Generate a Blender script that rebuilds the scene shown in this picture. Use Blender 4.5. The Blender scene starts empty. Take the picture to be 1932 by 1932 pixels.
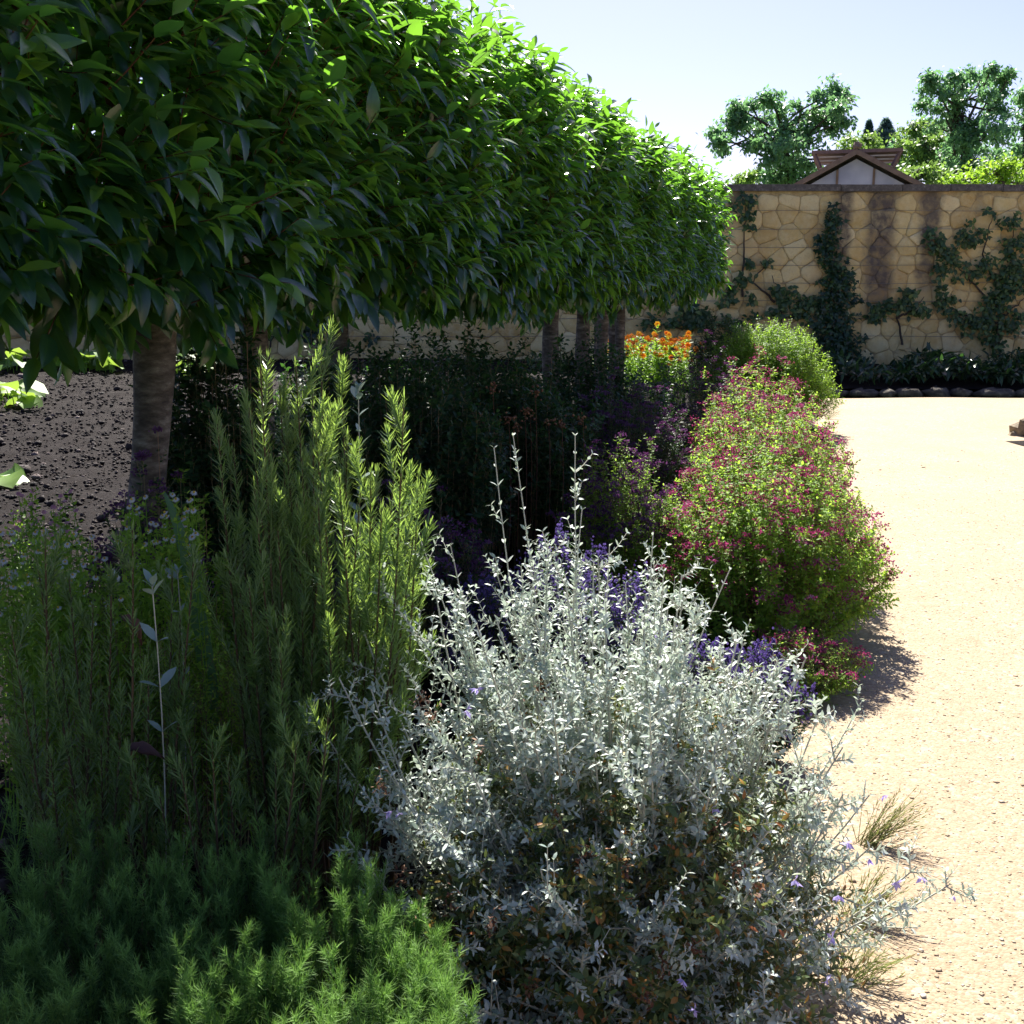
import bpy, math
import numpy as np
from math import radians, sin, cos, pi, tan, atan

# ------------------------------------------------------------------ camera
PITCH = radians(11.47)
FPX = 2100.0            # focal length in units of a 1932 px wide picture
EYE = 1.6
sc = bpy.context.scene
cam_data = bpy.data.cameras.new('camera')
cam_data.sensor_width = 36
cam_data.lens = 36 * FPX / 1932
cam_data.clip_start = 0.05
cam_data.clip_end = 2000
cam = bpy.data.objects.new('camera', cam_data)
cam.location = (0, 0, EYE)
cam.rotation_euler = (radians(90) - PITCH, 0, 0)
sc.collection.objects.link(cam)
sc.camera = cam

# ------------------------------------------------------------------ light
SUN_EL, SUN_AZ = radians(46), radians(-0.5)      # azimuth measured from +Y towards +X
world = bpy.data.worlds.new("World")
sc.world = world
world.use_nodes = True
wn = world.node_tree
bg = wn.nodes['Background']
sky = wn.nodes.new('ShaderNodeTexSky')
sky.sky_type = 'NISHITA'
sky.sun_disc = False
sky.sun_elevation = SUN_EL
sky.sun_rotation = SUN_AZ
sky.air_density = 1.0
sky.dust_density = 0.9
sky.ozone_density = 3.5
tint = wn.nodes.new('ShaderNodeMix'); tint.data_type = 'RGBA'; tint.blend_type = 'MULTIPLY'
tint.inputs[0].default_value = 1; tint.inputs[7].default_value = (1.04, .90, 1.12, 1)
wn.links.new(sky.outputs[0], tint.inputs[6]); wn.links.new(tint.outputs[2], bg.inputs[0])
bg.inputs[1].default_value = 0.05
sun_d = bpy.data.lights.new('sun', 'SUN')
sun_d.energy = 5.0
sun_d.angle = radians(0.5)
sun_d.color = (1.0, 0.955, 0.87)
sun = bpy.data.objects.new('sun', sun_d)
sun.rotation_euler = (radians(90) - SUN_EL, 0, pi - SUN_AZ)
sc.collection.objects.link(sun)
sc.view_settings.view_transform = 'Standard'
sc.view_settings.look = 'None'
sc.view_settings.exposure = 1.6
sc.view_settings.gamma = 1
sc.cycles.max_bounces = 8
sc.cycles.transmission_bounces = 6
sc.cycles.diffuse_bounces = 4
sc.cycles.sample_clamp_indirect = 6

rng = np.random.default_rng(11)
U = rng.uniform
ROW = math.atan2(670, 2143)      # direction of the tree row and the path
CA, SA = cos(ROW), sin(ROW)
ALONG = np.array([SA, CA, 0.0]); ACROSS = np.array([CA, -SA, 0.0]); UP = np.array([0, 0, 1.0])


def P(px, py, d):
    """a point at world depth d on the ray through photo position (px, py)"""
    u = 966 - py
    wy = FPX * cos(PITCH) + u * sin(PITCH)
    wz = u * cos(PITCH) - FPX * sin(PITCH)
    t = d / wy
    return np.array([(px - 966) * t, d, EYE + wz * t])


def RowX(d, L):
    return (L + d * SA) / CA


# ------------------------------------------------------------------ mesh builder (quads only)
def nrm(a):
    return a / np.maximum(np.linalg.norm(a, axis=-1, keepdims=True), 1e-9)


class Geo:
    def __init__(s):
        s.V = []; s.F = []; s.R = []; s.M = []; s.T = []; s.n = 0

    def raw(s, V, F, R=0.5, m=0, T=None):
        V = np.asarray(V, float).reshape(-1, 3); F = np.asarray(F, int).reshape(-1, 4)
        s.V.append(V); s.F.append(F + s.n)
        s.R.append(np.broadcast_to(np.asarray(R, float), (len(F),)))
        s.M.append(np.full(len(F), m, int))
        s.T.append(np.zeros((len(V), 2)) if T is None else T)
        s.n += len(V)

    def inst(s, tmpl, A, pos, R, m=0):
        T, TF, TT = tmpl
        N = len(pos)
        if N == 0: return
        V = np.einsum('nij,vj->nvi', A, T) + pos[:, None]
        F = TF[None] + (np.arange(N) * len(T))[:, None, None]
        s.raw(V, F, np.repeat(np.broadcast_to(R, (N,)), len(TF)), m, np.tile(TT, (N, 1)))

    def tubes(s, pts, rad, k=4, R=0.5, m=0):
        pts = np.asarray(pts, float); N, M, _ = pts.shape
        rad = np.broadcast_to(np.asarray(rad, float), (N, M))
        T = nrm(np.gradient(pts, axis=1))
        ref = np.where(np.abs(T[:, :1, 2:3]) > 0.85, np.array([1.0, 0.1, 0]), np.array([0, 0, 1.0]))
        X = nrm(np.cross(T, np.broadcast_to(ref, T.shape))); Y = np.cross(T, X)
        a = np.arange(k) * 2 * pi / k
        V = pts[:, :, None] + rad[:, :, None, None] * (np.cos(a)[:, None] * X[:, :, None] + np.sin(a)[:, None] * Y[:, :, None])
        i = np.arange(M - 1)[:, None] * k; j = np.arange(k)[None]; j2 = (j + 1) % k
        f = np.stack([i + j, i + j2, i + k + j2, i + k + j], -1).reshape(-1, 4)
        F = f[None] + (np.arange(N) * M * k)[:, None, None]
        Rr = np.repeat(np.broadcast_to(R, (N,)), len(f))
        tt = np.stack(np.broadcast_arrays(np.linspace(0, 1, k)[None], np.linspace(0, 1, M)[:, None]), -1).reshape(-1, 2)
        s.raw(V, F, Rr, m, np.tile(tt, (N, 1)))

    def box(s, c, h, m=0, R=0.5, rz=0.0):
        c = np.asarray(c, float); h = np.asarray(h, float)
        v = np.array([[x, y, z] for z in (-1, 1) for y in (-1, 1) for x in (-1, 1)], float) * h
        if rz:
            v = v @ np.array([[cos(rz), sin(rz), 0], [-sin(rz), cos(rz), 0], [0, 0, 1]])
        s.raw(v + c, [[0, 2, 3, 1], [4, 5, 7, 6], [0, 1, 5, 4], [1, 3, 7, 5], [3, 2, 6, 7], [2, 0, 4, 6]], R, m)

    def build(s, name, mats, parent=None, smooth=True):
        V = np.concatenate(s.V); F = np.concatenate(s.F); R = np.concatenate(s.R); M = np.concatenate(s.M); T = np.concatenate(s.T)
        if parent is not None:
            V = V - np.array(parent.location)
        me = bpy.data.meshes.new(name)
        me.vertices.add(len(V)); me.vertices.foreach_set('co', V.astype(np.float32).ravel())
        me.loops.add(len(F) * 4); me.loops.foreach_set('vertex_index', F.astype(np.int32).ravel())
        me.polygons.add(len(F))
        me.polygons.foreach_set('loop_start', (np.arange(len(F)) * 4).astype(np.int32))
        me.polygons.foreach_set('loop_total', np.full(len(F), 4, np.int32))
        me.polygons.foreach_set('material_index', M.astype(np.int32))
        me.polygons.foreach_set('use_smooth', np.full(len(F), smooth))
        at = me.attributes.new('rnd', 'FLOAT', 'FACE'); at.data.foreach_set('value', R.astype(np.float32))
        at = me.attributes.new('tc', 'FLOAT2', 'POINT'); at.data.foreach_set('vector', T.astype(np.float32).ravel())
        for m in (mats if isinstance(mats, (list, tuple)) else [mats]): me.materials.append(m)
        me.update(calc_edges=True)
        o = bpy.data.objects.new(name, me); sc.collection.objects.link(o)
        if parent is not None: o.parent = parent
        return o


def thing(name, label, cat, loc=(0, 0, 0), group=None):
    o = bpy.data.objects.new(name, None); sc.collection.objects.link(o)
    o.empty_display_size = 0.1
    o.location = tuple(float(v) for v in loc); o['label'] = label; o['category'] = cat
    if group: o['group'] = group
    return o


def tag(o, label, cat, group=None, kind=None):
    o['label'] = label; o['category'] = cat
    if group: o['group'] = group
    if kind: o['kind'] = kind
    return o


def frames(D, upv, scale):
    y = nrm(D); x = np.cross(y, np.broadcast_to(upv, y.shape)); x = nrm(x + 1e-6); z = np.cross(x, y)
    A = np.stack([x, y, z], -1)
    sca = np.asarray(scale, float)
    if sca.ndim <= 1: return A * np.broadcast_to(sca, (len(y),))[:, None, None]
    return A * sca[:, None, :]


# bezier stems: arrays (N,3)
def bev(B, t):
    """points and tangents at t: t (K,) or (N,K) -> (N,K,3)"""
    b0, b1, b2 = [b[:, None] for b in B]
    t = np.broadcast_to(t, (len(B[0]), np.shape(t)[-1]))[..., None]
    p = (1 - t) ** 2 * b0 + 2 * t * (1 - t) * b1 + t * t * b2
    return p, nrm(2 * (1 - t) * (b1 - b0) + 2 * t * (b2 - b1) + 1e-9)


def radial(T, ph):
    ref = np.where(np.abs(T[..., 2:3]) > 0.9, np.array([0.9, 0.3, 0.1]), np.array([0, 0, 1.0]))
    X = nrm(np.cross(T, ref)); Y = np.cross(T, X)
    return np.cos(ph)[..., None] * X + np.sin(ph)[..., None] * Y


def stem_tubes(g, B, r0, r1, M=6, k=4, m=0, R=0.5, t0=0.0):
    p, _ = bev(B, np.linspace(t0, 1, M))
    r0 = np.broadcast_to(r0, (len(B[0]),))[:, None]; r1 = np.broadcast_to(r1, (len(B[0]),))[:, None]
    g.tubes(p, r0 + (r1 - r0) * np.linspace(0, 1, M)[None], k, R, m)


def leaves_on(g, B, ts, tmpl, size, ang, whorl=2, m=0, jit=0.25, rbase=None, step=pi / 2, grav=0.0, szprof=None, keep=1.0):
    N = len(B[0]); K = ts.shape[-1]
    p, T = bev(B, ts)
    ph0 = U(0, 2 * pi, (N, 1)) + np.arange(K)[None] * step
    for w in range(whorl):
        ph = ph0 + w * 2 * pi / whorl + rng.normal(0, jit, (N, K))
        a = ang + rng.normal(0, jit * 0.6, (N, K))
        D = np.cos(a)[..., None] * T + np.sin(a)[..., None] * radial(T, ph)
        D = nrm(D - grav * UP)
        s = size * U(0.7, 1.2, (N, K))
        if szprof is not None: s = s * szprof(np.broadcast_to(ts, (N, K)))
        q = p.reshape(-1, 3); Dq = D.reshape(-1, 3); sq = s.ravel()
        k = rng.random(len(q)) < keep
        q, Dq, sq, Tq = q[k], Dq[k], sq[k], T.reshape(-1, 3)[k]
        R = U(0, 1, len(q))
        if rbase is not None: R = np.clip(np.broadcast_to(rbase, (N, K)).ravel()[k] + rng.normal(0, .12, len(q)), 0.001, .999)
        g.inst(tmpl, frames(Dq, Tq + 0.3 * UP + rng.normal(0, jit * .8, Tq.shape), sq), q, R, m)


def branch_from(B, ts, length, ang, step=pi / 2, upcurl=0.3, jit=0.25, whorl=1, keep=1.0, lprof=None):
    N = len(B[0]); K = ts.shape[-1]
    out = []
    p, T = bev(B, ts)
    ph0 = U(0, 2 * pi, (N, 1)) + np.arange(K)[None] * step
    for w in range(whorl):
        ph = ph0 + w * 2 * pi / whorl + rng.normal(0, jit, (N, K))
        a = ang + rng.normal(0, jit * 0.5, (N, K))
        D = np.cos(a)[..., None] * T + np.sin(a)[..., None] * radial(T, ph)
        L = length * U(0.6, 1.2, (N, K, 1))
        if lprof is not None: L = L * lprof(np.broadcast_to(ts, (N, K)))[..., None]
        b0 = p; b1 = p + D * L * 0.5; b2 = p + D * L + UP * L * upcurl
        k = (rng.random((N, K)) < keep)
        out.append((b0[k], b1[k], b2[k]))
    return tuple(np.concatenate([o[i] for o in out]) for i in range(3))


def cat(*Bs):
    return tuple(np.concatenate([b[i] for b in Bs]) for i in range(3))


# ------------------------------------------------------------------ templates (length 1 along +Y, normal +Z)
def leaf_t(w=0.36, n=4, fold=0.25, bend=0.25, belly=0.45, stalk=0.0, wave=0.0):
    v, tt = [], []
    for i in range(n + 1):
        t = i / n
        y = stalk + (1 - stalk) * t
        p = (t / belly) if t < belly else (1 - t) / (1 - belly)
        ww = w * 0.5 * max(0.03, sin(min(1, p) * pi / 2) ** 0.8)
        z = -bend * t * t
        wv = wave * sin(i * 2.3)
        v += [[-ww, y * (1 - .12 * bend), z + fold * ww + wv], [0, y * (1 - .12 * bend), z], [ww, y * (1 - .12 * bend), z + fold * ww - wv]]
        tt += [[0, t], [.5, t], [1, t]]
    f = []
    for i in range(n):
        for j in (0, 1):
            a = i * 3 + j
            f.append([a, a + 1, a + 4, a + 3])
    return np.array(v, float), np.array(f), np.array(tt, float)


def strip_t(w=0.08, bend=0.15, n=2):
    v, tt = [], []
    for i in range(n + 1):
        t = i / n
        ww = w * .5 * (1 if i < n else .25)
        v += [[-ww, t, -bend * t * t], [ww, t, -bend * t * t]]; tt += [[0, t], [1, t]]
    f = [[2 * i, 2 * i + 1, 2 * i + 3, 2 * i + 2] for i in range(n)]
    return np.array(v, float), np.array(f), np.array(tt, float)


def lobed_t():
    """five-lobed ivy / vine leaf as a fan of quads"""
    a = np.array([-150, -110, -80, -45, -22, 0, 22, 45, 80, 110, 150]) * pi / 180
    r = np.array([.42, .40, .62, .42, .50, 1.0, .50, .42, .62, .40, .42])
    v = [[0, .25, 0.0]] + [[sin(x) * q * .6, .3 + cos(x) * q * .7, -.12 * q] for x, q in zip(a, r)]
    f = [[0, 1 + 2 * i, 2 + 2 * i, 3 + 2 * i] for i in range(5)]
    # reverse winding so that +Z is the upper face
    f = [q[::-1] for q in f]
    return np.array(v, float), np.array(f), np.array([[.5, .5]] * len(v), float)


def pebble_t(seed=0):
    r = np.random.default_rng(seed)
    v = []
    for z, s in ((-.5, .7), (.15, 1.0), (.5, .55)):
        for k in range(4):
            a = k * pi / 2 + r.uniform(-.3, .3)
            v.append([cos(a) * s * r.uniform(.8, 1.1), sin(a) * s * r.uniform(.8, 1.1), z * r.uniform(.85, 1.1)])
    f = []
    for l in (0, 4):
        for k in range(4):
            f.append([l + k, l + (k + 1) % 4, l + 4 + (k + 1) % 4, l + 4 + k])
    f.append([8, 9, 10, 11]); f.append([3, 2, 1, 0])
    return np.array(v, float), np.array(f), np.zeros((12, 2))


def clod_t(seed=0):
    r = np.random.default_rng(seed); v = []; f = []
    R_, K = 5, 8
    for i in range(R_ + 1):
        th = pi * (i + .01) / (R_ + .02)
        for k in range(K):
            a = 2 * pi * k / K
            q = 1 + r.uniform(-.28, .28)
            v.append([sin(th) * cos(a) * q, sin(th) * sin(a) * q, cos(th) * q * .75])
    for i in range(R_):
        for k in range(K):
            f.append([i * K + k, (i + 1) * K + k, (i + 1) * K + (k + 1) % K, i * K + (k + 1) % K])
    return np.array(v, float), np.array(f), np.zeros((len(v), 2))


def blob_t(k=5):
    v = [[0, 0, 0]] ; f = []
    v = []
    for z, s in ((0, .25), (.35, .5), (.8, .42), (1, .12)):
        for j in range(4): v.append([cos(j * pi / 2) * s, z, sin(j * pi / 2) * s])
    for i in range(3):
        for j in range(4): f.append([i * 4 + j, i * 4 + (j + 1) % 4, i * 4 + 4 + (j + 1) % 4, i * 4 + 4 + j])
    return np.array(v, float), np.array(f), np.zeros((len(v), 2))


# ------------------------------------------------------------------ materials
def newmat(name):
    m = bpy.data.materials.new(name); m.use_nodes = True
    nt = m.node_tree
    for n in list(nt.nodes): nt.nodes.remove(n)
    out = nt.nodes.new('ShaderNodeOutputMaterial')
    return m, nt, out


def ramp(nt, fac, stops, interp='LINEAR'):
    r = nt.nodes.new('ShaderNodeValToRGB'); r.color_ramp.interpolation = interp
    e = r.color_ramp.elements
    while len(e) < len(stops): e.new(0.5)
    for el, (p, c) in zip(e, stops):
        el.position = p; el.color = (c[0], c[1], c[2], 1) if hasattr(c, '__len__') else (c, c, c, 1)
    nt.links.new(fac, r.inputs[0])
    return r.outputs[0]


def mix(nt, fac, a, b, mode='MIX'):
    n = nt.nodes.new('ShaderNodeMix'); n.data_type = 'RGBA'; n.blend_type = mode
    for ix, v in ((0, fac), (6, a), (7, b)):
        sock = n.inputs[ix]
        if hasattr(v, 'is_output'): nt.links.new(v, sock)
        elif hasattr(v, '__len__'): sock.default_value = (v[0], v[1], v[2], 1)
        else: sock.default_value = v if ix == 0 else (v, v, v, 1)
    return n.outputs[2]


def math_(nt, op, a, b=0.5, c=None, clamp=False):
    n = nt.nodes.new('ShaderNodeMath'); n.operation = op; n.use_clamp = clamp
    for sock, v in zip(n.inputs, (a, b, c)):
        if v is None: continue
        if hasattr(v, 'is_output'): nt.links.new(v, sock)
        else: sock.default_value = v
    return n.outputs[0]


def noise(nt, scale, detail=4, rough=.6, vec=None, out=0):
    n = nt.nodes.new('ShaderNodeTexNoise'); n.inputs['Scale'].default_value = scale
    n.inputs['Detail'].default_value = detail; n.inputs['Roughness'].default_value = rough
    if vec is not None: nt.links.new(vec, n.inputs['Vector'])
    return n.outputs[out]


def pos(nt):
    return nt.nodes.new('ShaderNodeNewGeometry').outputs['Position']


def attr(nt, name, out='Fac'):
    a = nt.nodes.new('ShaderNodeAttribute'); a.attribute_name = name
    return a.outputs[out]


def leafmat(name, stops, trans=(.12, .3, .03), tw=.4, rough=.45, spec=.5, under=None, umix=.8, rib=None, coat=0.0, tmix=.6):
    """stops: colour ramp over the per-leaf random number"""
    m, nt, out = newmat(name)
    col = ramp(nt, attr(nt, 'rnd'), stops)
    if rib:
        tc = nt.nodes.new('ShaderNodeAttribute'); tc.attribute_name = 'tc'
        sp = nt.nodes.new('ShaderNodeSeparateXYZ'); nt.links.new(tc.outputs['Vector'], sp.inputs[0])
        u = math_(nt, 'ABSOLUTE', math_(nt, 'SUBTRACT', sp.outputs[0], .5))
        r_ = math_(nt, 'LESS_THAN', u, .035)
        # side veins
        v = math_(nt, 'FRACT', math_(nt, 'MULTIPLY', math_(nt, 'SUBTRACT', sp.outputs[1], math_(nt, 'MULTIPLY', u, .5)), 9.0))
        v = math_(nt, 'MULTIPLY', math_(nt, 'LESS_THAN', v, .12), .25)
        col = mix(nt, math_(nt, 'MAXIMUM', math_(nt, 'MULTIPLY', r_, .6), v), col, rib)
    tcol = mix(nt, tmix, col, trans)
    if under is not None:
        bf = nt.nodes.new('ShaderNodeNewGeometry').outputs['Backfacing']
        col = mix(nt, math_(nt, 'MULTIPLY', bf, umix), col, under)
    p = nt.nodes.new('ShaderNodeBsdfPrincipled')
    nt.links.new(col, p.inputs['Base Color']); p.inputs['Roughness'].default_value = rough
    p.inputs['Specular IOR Level'].default_value = spec
    t = nt.nodes.new('ShaderNodeBsdfTranslucent'); nt.links.new(tcol, t.inputs[0])
    mx = nt.nodes.new('ShaderNodeMixShader'); mx.inputs[0].default_value = tw
    nt.links.new(p.outputs[0], mx.inputs[1]); nt.links.new(t.outputs[0], mx.inputs[2])
    nt.links.new(mx.outputs[0], out.inputs[0])
    return m


def plainmat(name, stops, rough=.8, nscale=30, bump=.3, bdist=.01, spec=.3, byattr=False, stretch=None):
    m, nt, out = newmat(name)
    ps = pos(nt)
    if stretch:
        vm = nt.nodes.new('ShaderNodeVectorMath'); vm.operation = 'MULTIPLY'; nt.links.new(ps, vm.inputs[0]); vm.inputs[1].default_value = stretch
        ps = vm.outputs[0]
    nz = noise(nt, nscale, 6, .65, ps)
    f = nz
    if byattr: f = math_(nt, 'ADD', math_(nt, 'MULTIPLY', attr(nt, 'rnd'), .7), math_(nt, 'MULTIPLY', nz, .3))
    col = ramp(nt, f, stops)
    p = nt.nodes.new('ShaderNodeBsdfPrincipled'); nt.links.new(col, p.inputs['Base Color'])
    p.inputs['Roughness'].default_value = rough; p.inputs['Specular IOR Level'].default_value = spec
    b = nt.nodes.new('ShaderNodeBump'); b.inputs['Strength'].default_value = bump; b.inputs['Distance'].default_value = bdist
    nt.links.new(nz, b.inputs['Height']); nt.links.new(b.outputs[0], p.inputs['Normal'])
    nt.links.new(p.outputs[0], out.inputs[0])
    return m


M = {}
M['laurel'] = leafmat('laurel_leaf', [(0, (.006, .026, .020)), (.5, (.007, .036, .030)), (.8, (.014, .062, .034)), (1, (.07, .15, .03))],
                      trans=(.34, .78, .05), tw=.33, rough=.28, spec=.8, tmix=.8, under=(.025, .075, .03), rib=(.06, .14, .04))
M['twig'] = plainmat('twig_bark', [(.3, (.05, .018, .012)), (.7, (.11, .04, .02))], nscale=40)
M['bark'] = plainmat('laurel_bark', [(.3, (.03, .024, .019)), (.48, (.09, .075, .06)), (.6, (.16, .14, .115)), (.75, (.28, .26, .22))], nscale=14, bump=.9, bdist=.012, stretch=(.9, .9, 2.4))
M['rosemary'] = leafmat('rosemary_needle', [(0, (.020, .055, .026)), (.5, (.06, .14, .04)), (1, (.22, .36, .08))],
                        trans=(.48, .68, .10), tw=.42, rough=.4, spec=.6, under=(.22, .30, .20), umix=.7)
M['rosestem'] = leafmat('rosemary_stem', [(0, (.09, .045, .025)), (.45, (.12, .08, .04)), (.6, (.22, .32, .10)), (1, (.32, .45, .13))], tw=.1, rough=.7)
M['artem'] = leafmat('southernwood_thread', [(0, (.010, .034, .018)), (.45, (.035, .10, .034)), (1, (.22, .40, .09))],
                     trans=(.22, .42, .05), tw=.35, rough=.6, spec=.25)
M['silver'] = leafmat('silver_leaf', [(0, (.22, .30, .26)), (.45, (.46, .54, .48)), (1, (.68, .72, .67))],
                      trans=(.46, .56, .38), tw=.28, rough=.5, spec=.4, under=(.60, .66, .58), tmix=.6)
M['silverstem'] = leafmat('silver_stem', [(0, (.36, .36, .29)), (1, (.58, .57, .48))], trans=(.4, .4, .3), tw=.05, rough=.8)
M['olive'] = leafmat('old_leaf', [(0, (.03, .07, .025)), (.55, (.10, .16, .05)), (.82, (.17, .19, .05)), (.91, (.40, .22, .04)), (1, (.45, .13, .04))],
                     trans=(.25, .30, .05), tw=.3, rough=.5, under=(.22, .26, .2))
M['dried'] = leafmat('dried_calyx', [(0, (.07, .03, .02)), (.5, (.17, .07, .035)), (1, (.30, .16, .07))], trans=(.3, .13, .05), tw=.3, rough=.7)
M['lilac'] = leafmat('lilac_petal', [(0, (.35, .28, .62)), (1, (.55, .5, .82))], trans=(.5, .4, .8), tw=.4)
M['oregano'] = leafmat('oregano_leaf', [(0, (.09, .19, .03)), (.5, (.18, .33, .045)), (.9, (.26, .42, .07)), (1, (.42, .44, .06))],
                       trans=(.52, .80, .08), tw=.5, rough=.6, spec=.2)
M['oregstem'] = leafmat('oregano_stem', [(0, (.12, .15, .05)), (1, (.25, .14, .08))], tw=.1, rough=.7)
M['oregflower'] = leafmat('oregano_flower', [(0, (.09, .015, .06)), (.35, (.17, .028, .09)), (.7, (.30, .05, .15)), (.9, (.40, .18, .34)), (1, (.66, .46, .64))],
                          trans=(.60, .06, .24), tw=.35, rough=.6)
M['violet'] = leafmat('violet_flower', [(0, (.04, .025, .11)), (.5, (.09, .065, .23)), (1, (.20, .16, .42))], trans=(.18, .12, .42), tw=.35, rough=.6)
M['purple'] = leafmat('purple_flower', [(0, (.04, .013, .05)), (.5, (.10, .035, .12)), (1, (.24, .13, .28))], trans=(.22, .06, .2), tw=.35, rough=.6)
M['shade'] = leafmat('shaded_leaf', [(0, (.012, .035, .018)), (.6, (.025, .065, .026)), (1, (.06, .12, .04))], trans=(.10, .26, .03), tw=.35, rough=.5, spec=.25)  # dark leaf tone with shade put into the colour, for plants in shadow
M['sagegrey'] = leafmat('grey_sage_leaf', [(0, (.18, .27, .24)), (1, (.36, .46, .42))], trans=(.3, .4, .25), tw=.25, rough=.6)
M['fresh'] = leafmat('fresh_leaf', [(0, (.07, .17, .02)), (.6, (.15, .30, .035)), (1, (.26, .42, .05))], trans=(.45, .70, .05), tw=.5, rough=.5, spec=.25)
M['golden'] = leafmat('golden_leaf', [(0, (.22, .30, .03)), (1, (.45, .48, .05))], trans=(.6, .65, .06), tw=.45, rough=.5)
M['squash'] = leafmat('squash_leaf', [(0, (.10, .22, .03)), (1, (.25, .40, .06))], trans=(.45, .65, .08), tw=.4, rough=.5)
M['ivy'] = leafmat('ivy_leaf', [(0, (.012, .035, .020)), (.7, (.025, .065, .025)), (1, (.07, .13, .04))], trans=(.08, .2, .03), tw=.25, rough=.35)
M['vine'] = leafmat('espalier_leaf', [(0, (.025, .06, .025)), (.7, (.05, .11, .035)), (1, (.15, .22, .06))], trans=(.12, .25, .04), tw=.3, rough=.45)
M['marigold'] = leafmat('marigold_petal', [(0, (.75, .14, .01)), (.6, (.85, .30, .01)), (1, (.85, .55, .02))], trans=(.9, .35, .02), tw=.4, rough=.5)
M['daisy'] = leafmat('daisy_petal', [(0, (.6, .62, .66)), (1, (.8, .8, .8))], trans=(.7, .7, .7), tw=.3, rough=.6)
M['daisyeye'] = leafmat('daisy_centre', [(0, (.55, .35, .03)), (1, (.7, .5, .05))], tw=.05, rough=.7)
M['pink'] = leafmat('pink_petal', [(0, (.55, .2, .33)), (1, (.78, .45, .55))], trans=(.8, .4, .5), tw=.4)
M['blade'] = leafmat('iris_blade', [(0, (.07, .16, .08)), (1, (.12, .24, .12))], trans=(.2, .4, .1), tw=.4, rough=.4)
M['grass'] = leafmat('grass_blade', [(0, (.12, .17, .04)), (.6, (.24, .27, .08)), (1, (.4, .25, .16))], trans=(.35, .4, .1), tw=.35, rough=.5)
M['deadleaf'] = leafmat('brown_leaf', [(0, (.05, .018, .014)), (1, (.09, .03, .018))], trans=(.1, .03, .02), tw=.2, rough=.5)
M['tree'] = leafmat('hazed_oak_leaf', [(0, (.07, .17, .10)), (.6, (.13, .26, .13)), (1, (.22, .36, .14))], trans=(.26, .52, .16), tw=.42, rough=.45)  # distance haze put into the leaf colour, bluer and lighter
M['treelight'] = leafmat('light_tree_leaf', [(0, (.06, .14, .04)), (.6, (.11, .22, .05)), (1, (.20, .32, .07))], trans=(.32, .5, .08), tw=.42, rough=.5)
M['conifer'] = leafmat('hazed_conifer_needle', [(0, (.08, .15, .13)), (1, (.14, .23, .19))], trans=(.2, .34, .26), tw=.45, rough=.6)  # needles paled and blued, far haze painted into their colour
M['treebark'] = plainmat('tree_bark', [(.3, (.03, .024, .02)), (.7, (.08, .065, .05))], nscale=3, bump=.5, bdist=.05)
M['stone'] = plainmat('rough_stone', [(.3, (.12, .09, .06)), (.5, (.24, .19, .12)), (.75, (.36, .29, .19))], nscale=9, bump=.8, bdist=.03)
M['greystone'] = plainmat('edging_stone', [(.3, (.03, .024, .02)), (.5, (.07, .057, .045)), (.72, (.17, .145, .11))], nscale=11, bump=.8, bdist=.03)
M['pebble'] = plainmat('gravel_pebble', [(0, (.12, .085, .055)), (.2, (.26, .19, .12)), (.6, (.33, .26, .175)), (.8, (.46, .41, .33))], nscale=60, bump=.2, byattr=True)
M['clod'] = plainmat('soil_clod', [(.2, (.008, .005, .005)), (.5, (.020, .013, .012)), (.75, (.045, .032, .028)), (.88, (.18, .14, .13))], nscale=50, bump=.8, bdist=.01, byattr=True)
M['wire'] = plainmat('steel_wire', [(.3, (.12, .11, .10)), (.7, (.2, .19, .17))], nscale=3, rough=.5)
M['timber'] = plainmat('brown_timber', [(.3, (.13, .085, .075)), (.7, (.22, .15, .13))], nscale=6, bump=.3, bdist=.01)
M['pale_slat'] = plainmat('pale_slat', [(.3, (.42, .36, .30)), (.7, (.6, .54, .46))], nscale=6)


def glassmat():
    m, nt, out = newmat('greenhouse_glass')
    nz = noise(nt, 1.2, 3, .5, pos(nt))
    p = nt.nodes.new('ShaderNodeBsdfPrincipled')
    nt.links.new(ramp(nt, nz, [(.35, (.24, .24, .36)), (.65, (.40, .39, .52))]), p.inputs['Base Color'])
    p.inputs['Roughness'].default_value = .25; p.inputs['Specular IOR Level'].default_value = .8
    nt.links.new(p.outputs[0], out.inputs[0])
    return m


M['glass'] = glassmat()


def soilmat():
    m, nt, out = newmat('dark_soil'); ps = pos(nt)
    n1 = noise(nt, 26, 9, .85, ps); n2 = noise(nt, 2.2, 4, .6, ps)
    c = ramp(nt, n1, [(.36, (.004, .003, .003)), (.5, (.013, .0085, .0075)), (.64, (.028, .019, .017)), (.76, (.13, .10, .09))])
    c = mix(nt, math_(nt, 'MULTIPLY', n2, .25), c, (.020, .013, .012))
    p = nt.nodes.new('ShaderNodeBsdfPrincipled'); p.inputs['Specular IOR Level'].default_value = .1; nt.links.new(c, p.inputs['Base Color']); p.inputs['Roughness'].default_value = .85
    b = nt.nodes.new('ShaderNodeBump'); b.inputs['Strength'].default_value = 1; b.inputs['Distance'].default_value = .03
    nt.links.new(n1, b.inputs['Height']); nt.links.new(b.outputs[0], p.inputs['Normal']); nt.links.new(p.outputs[0], out.inputs[0])
    return m


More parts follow.
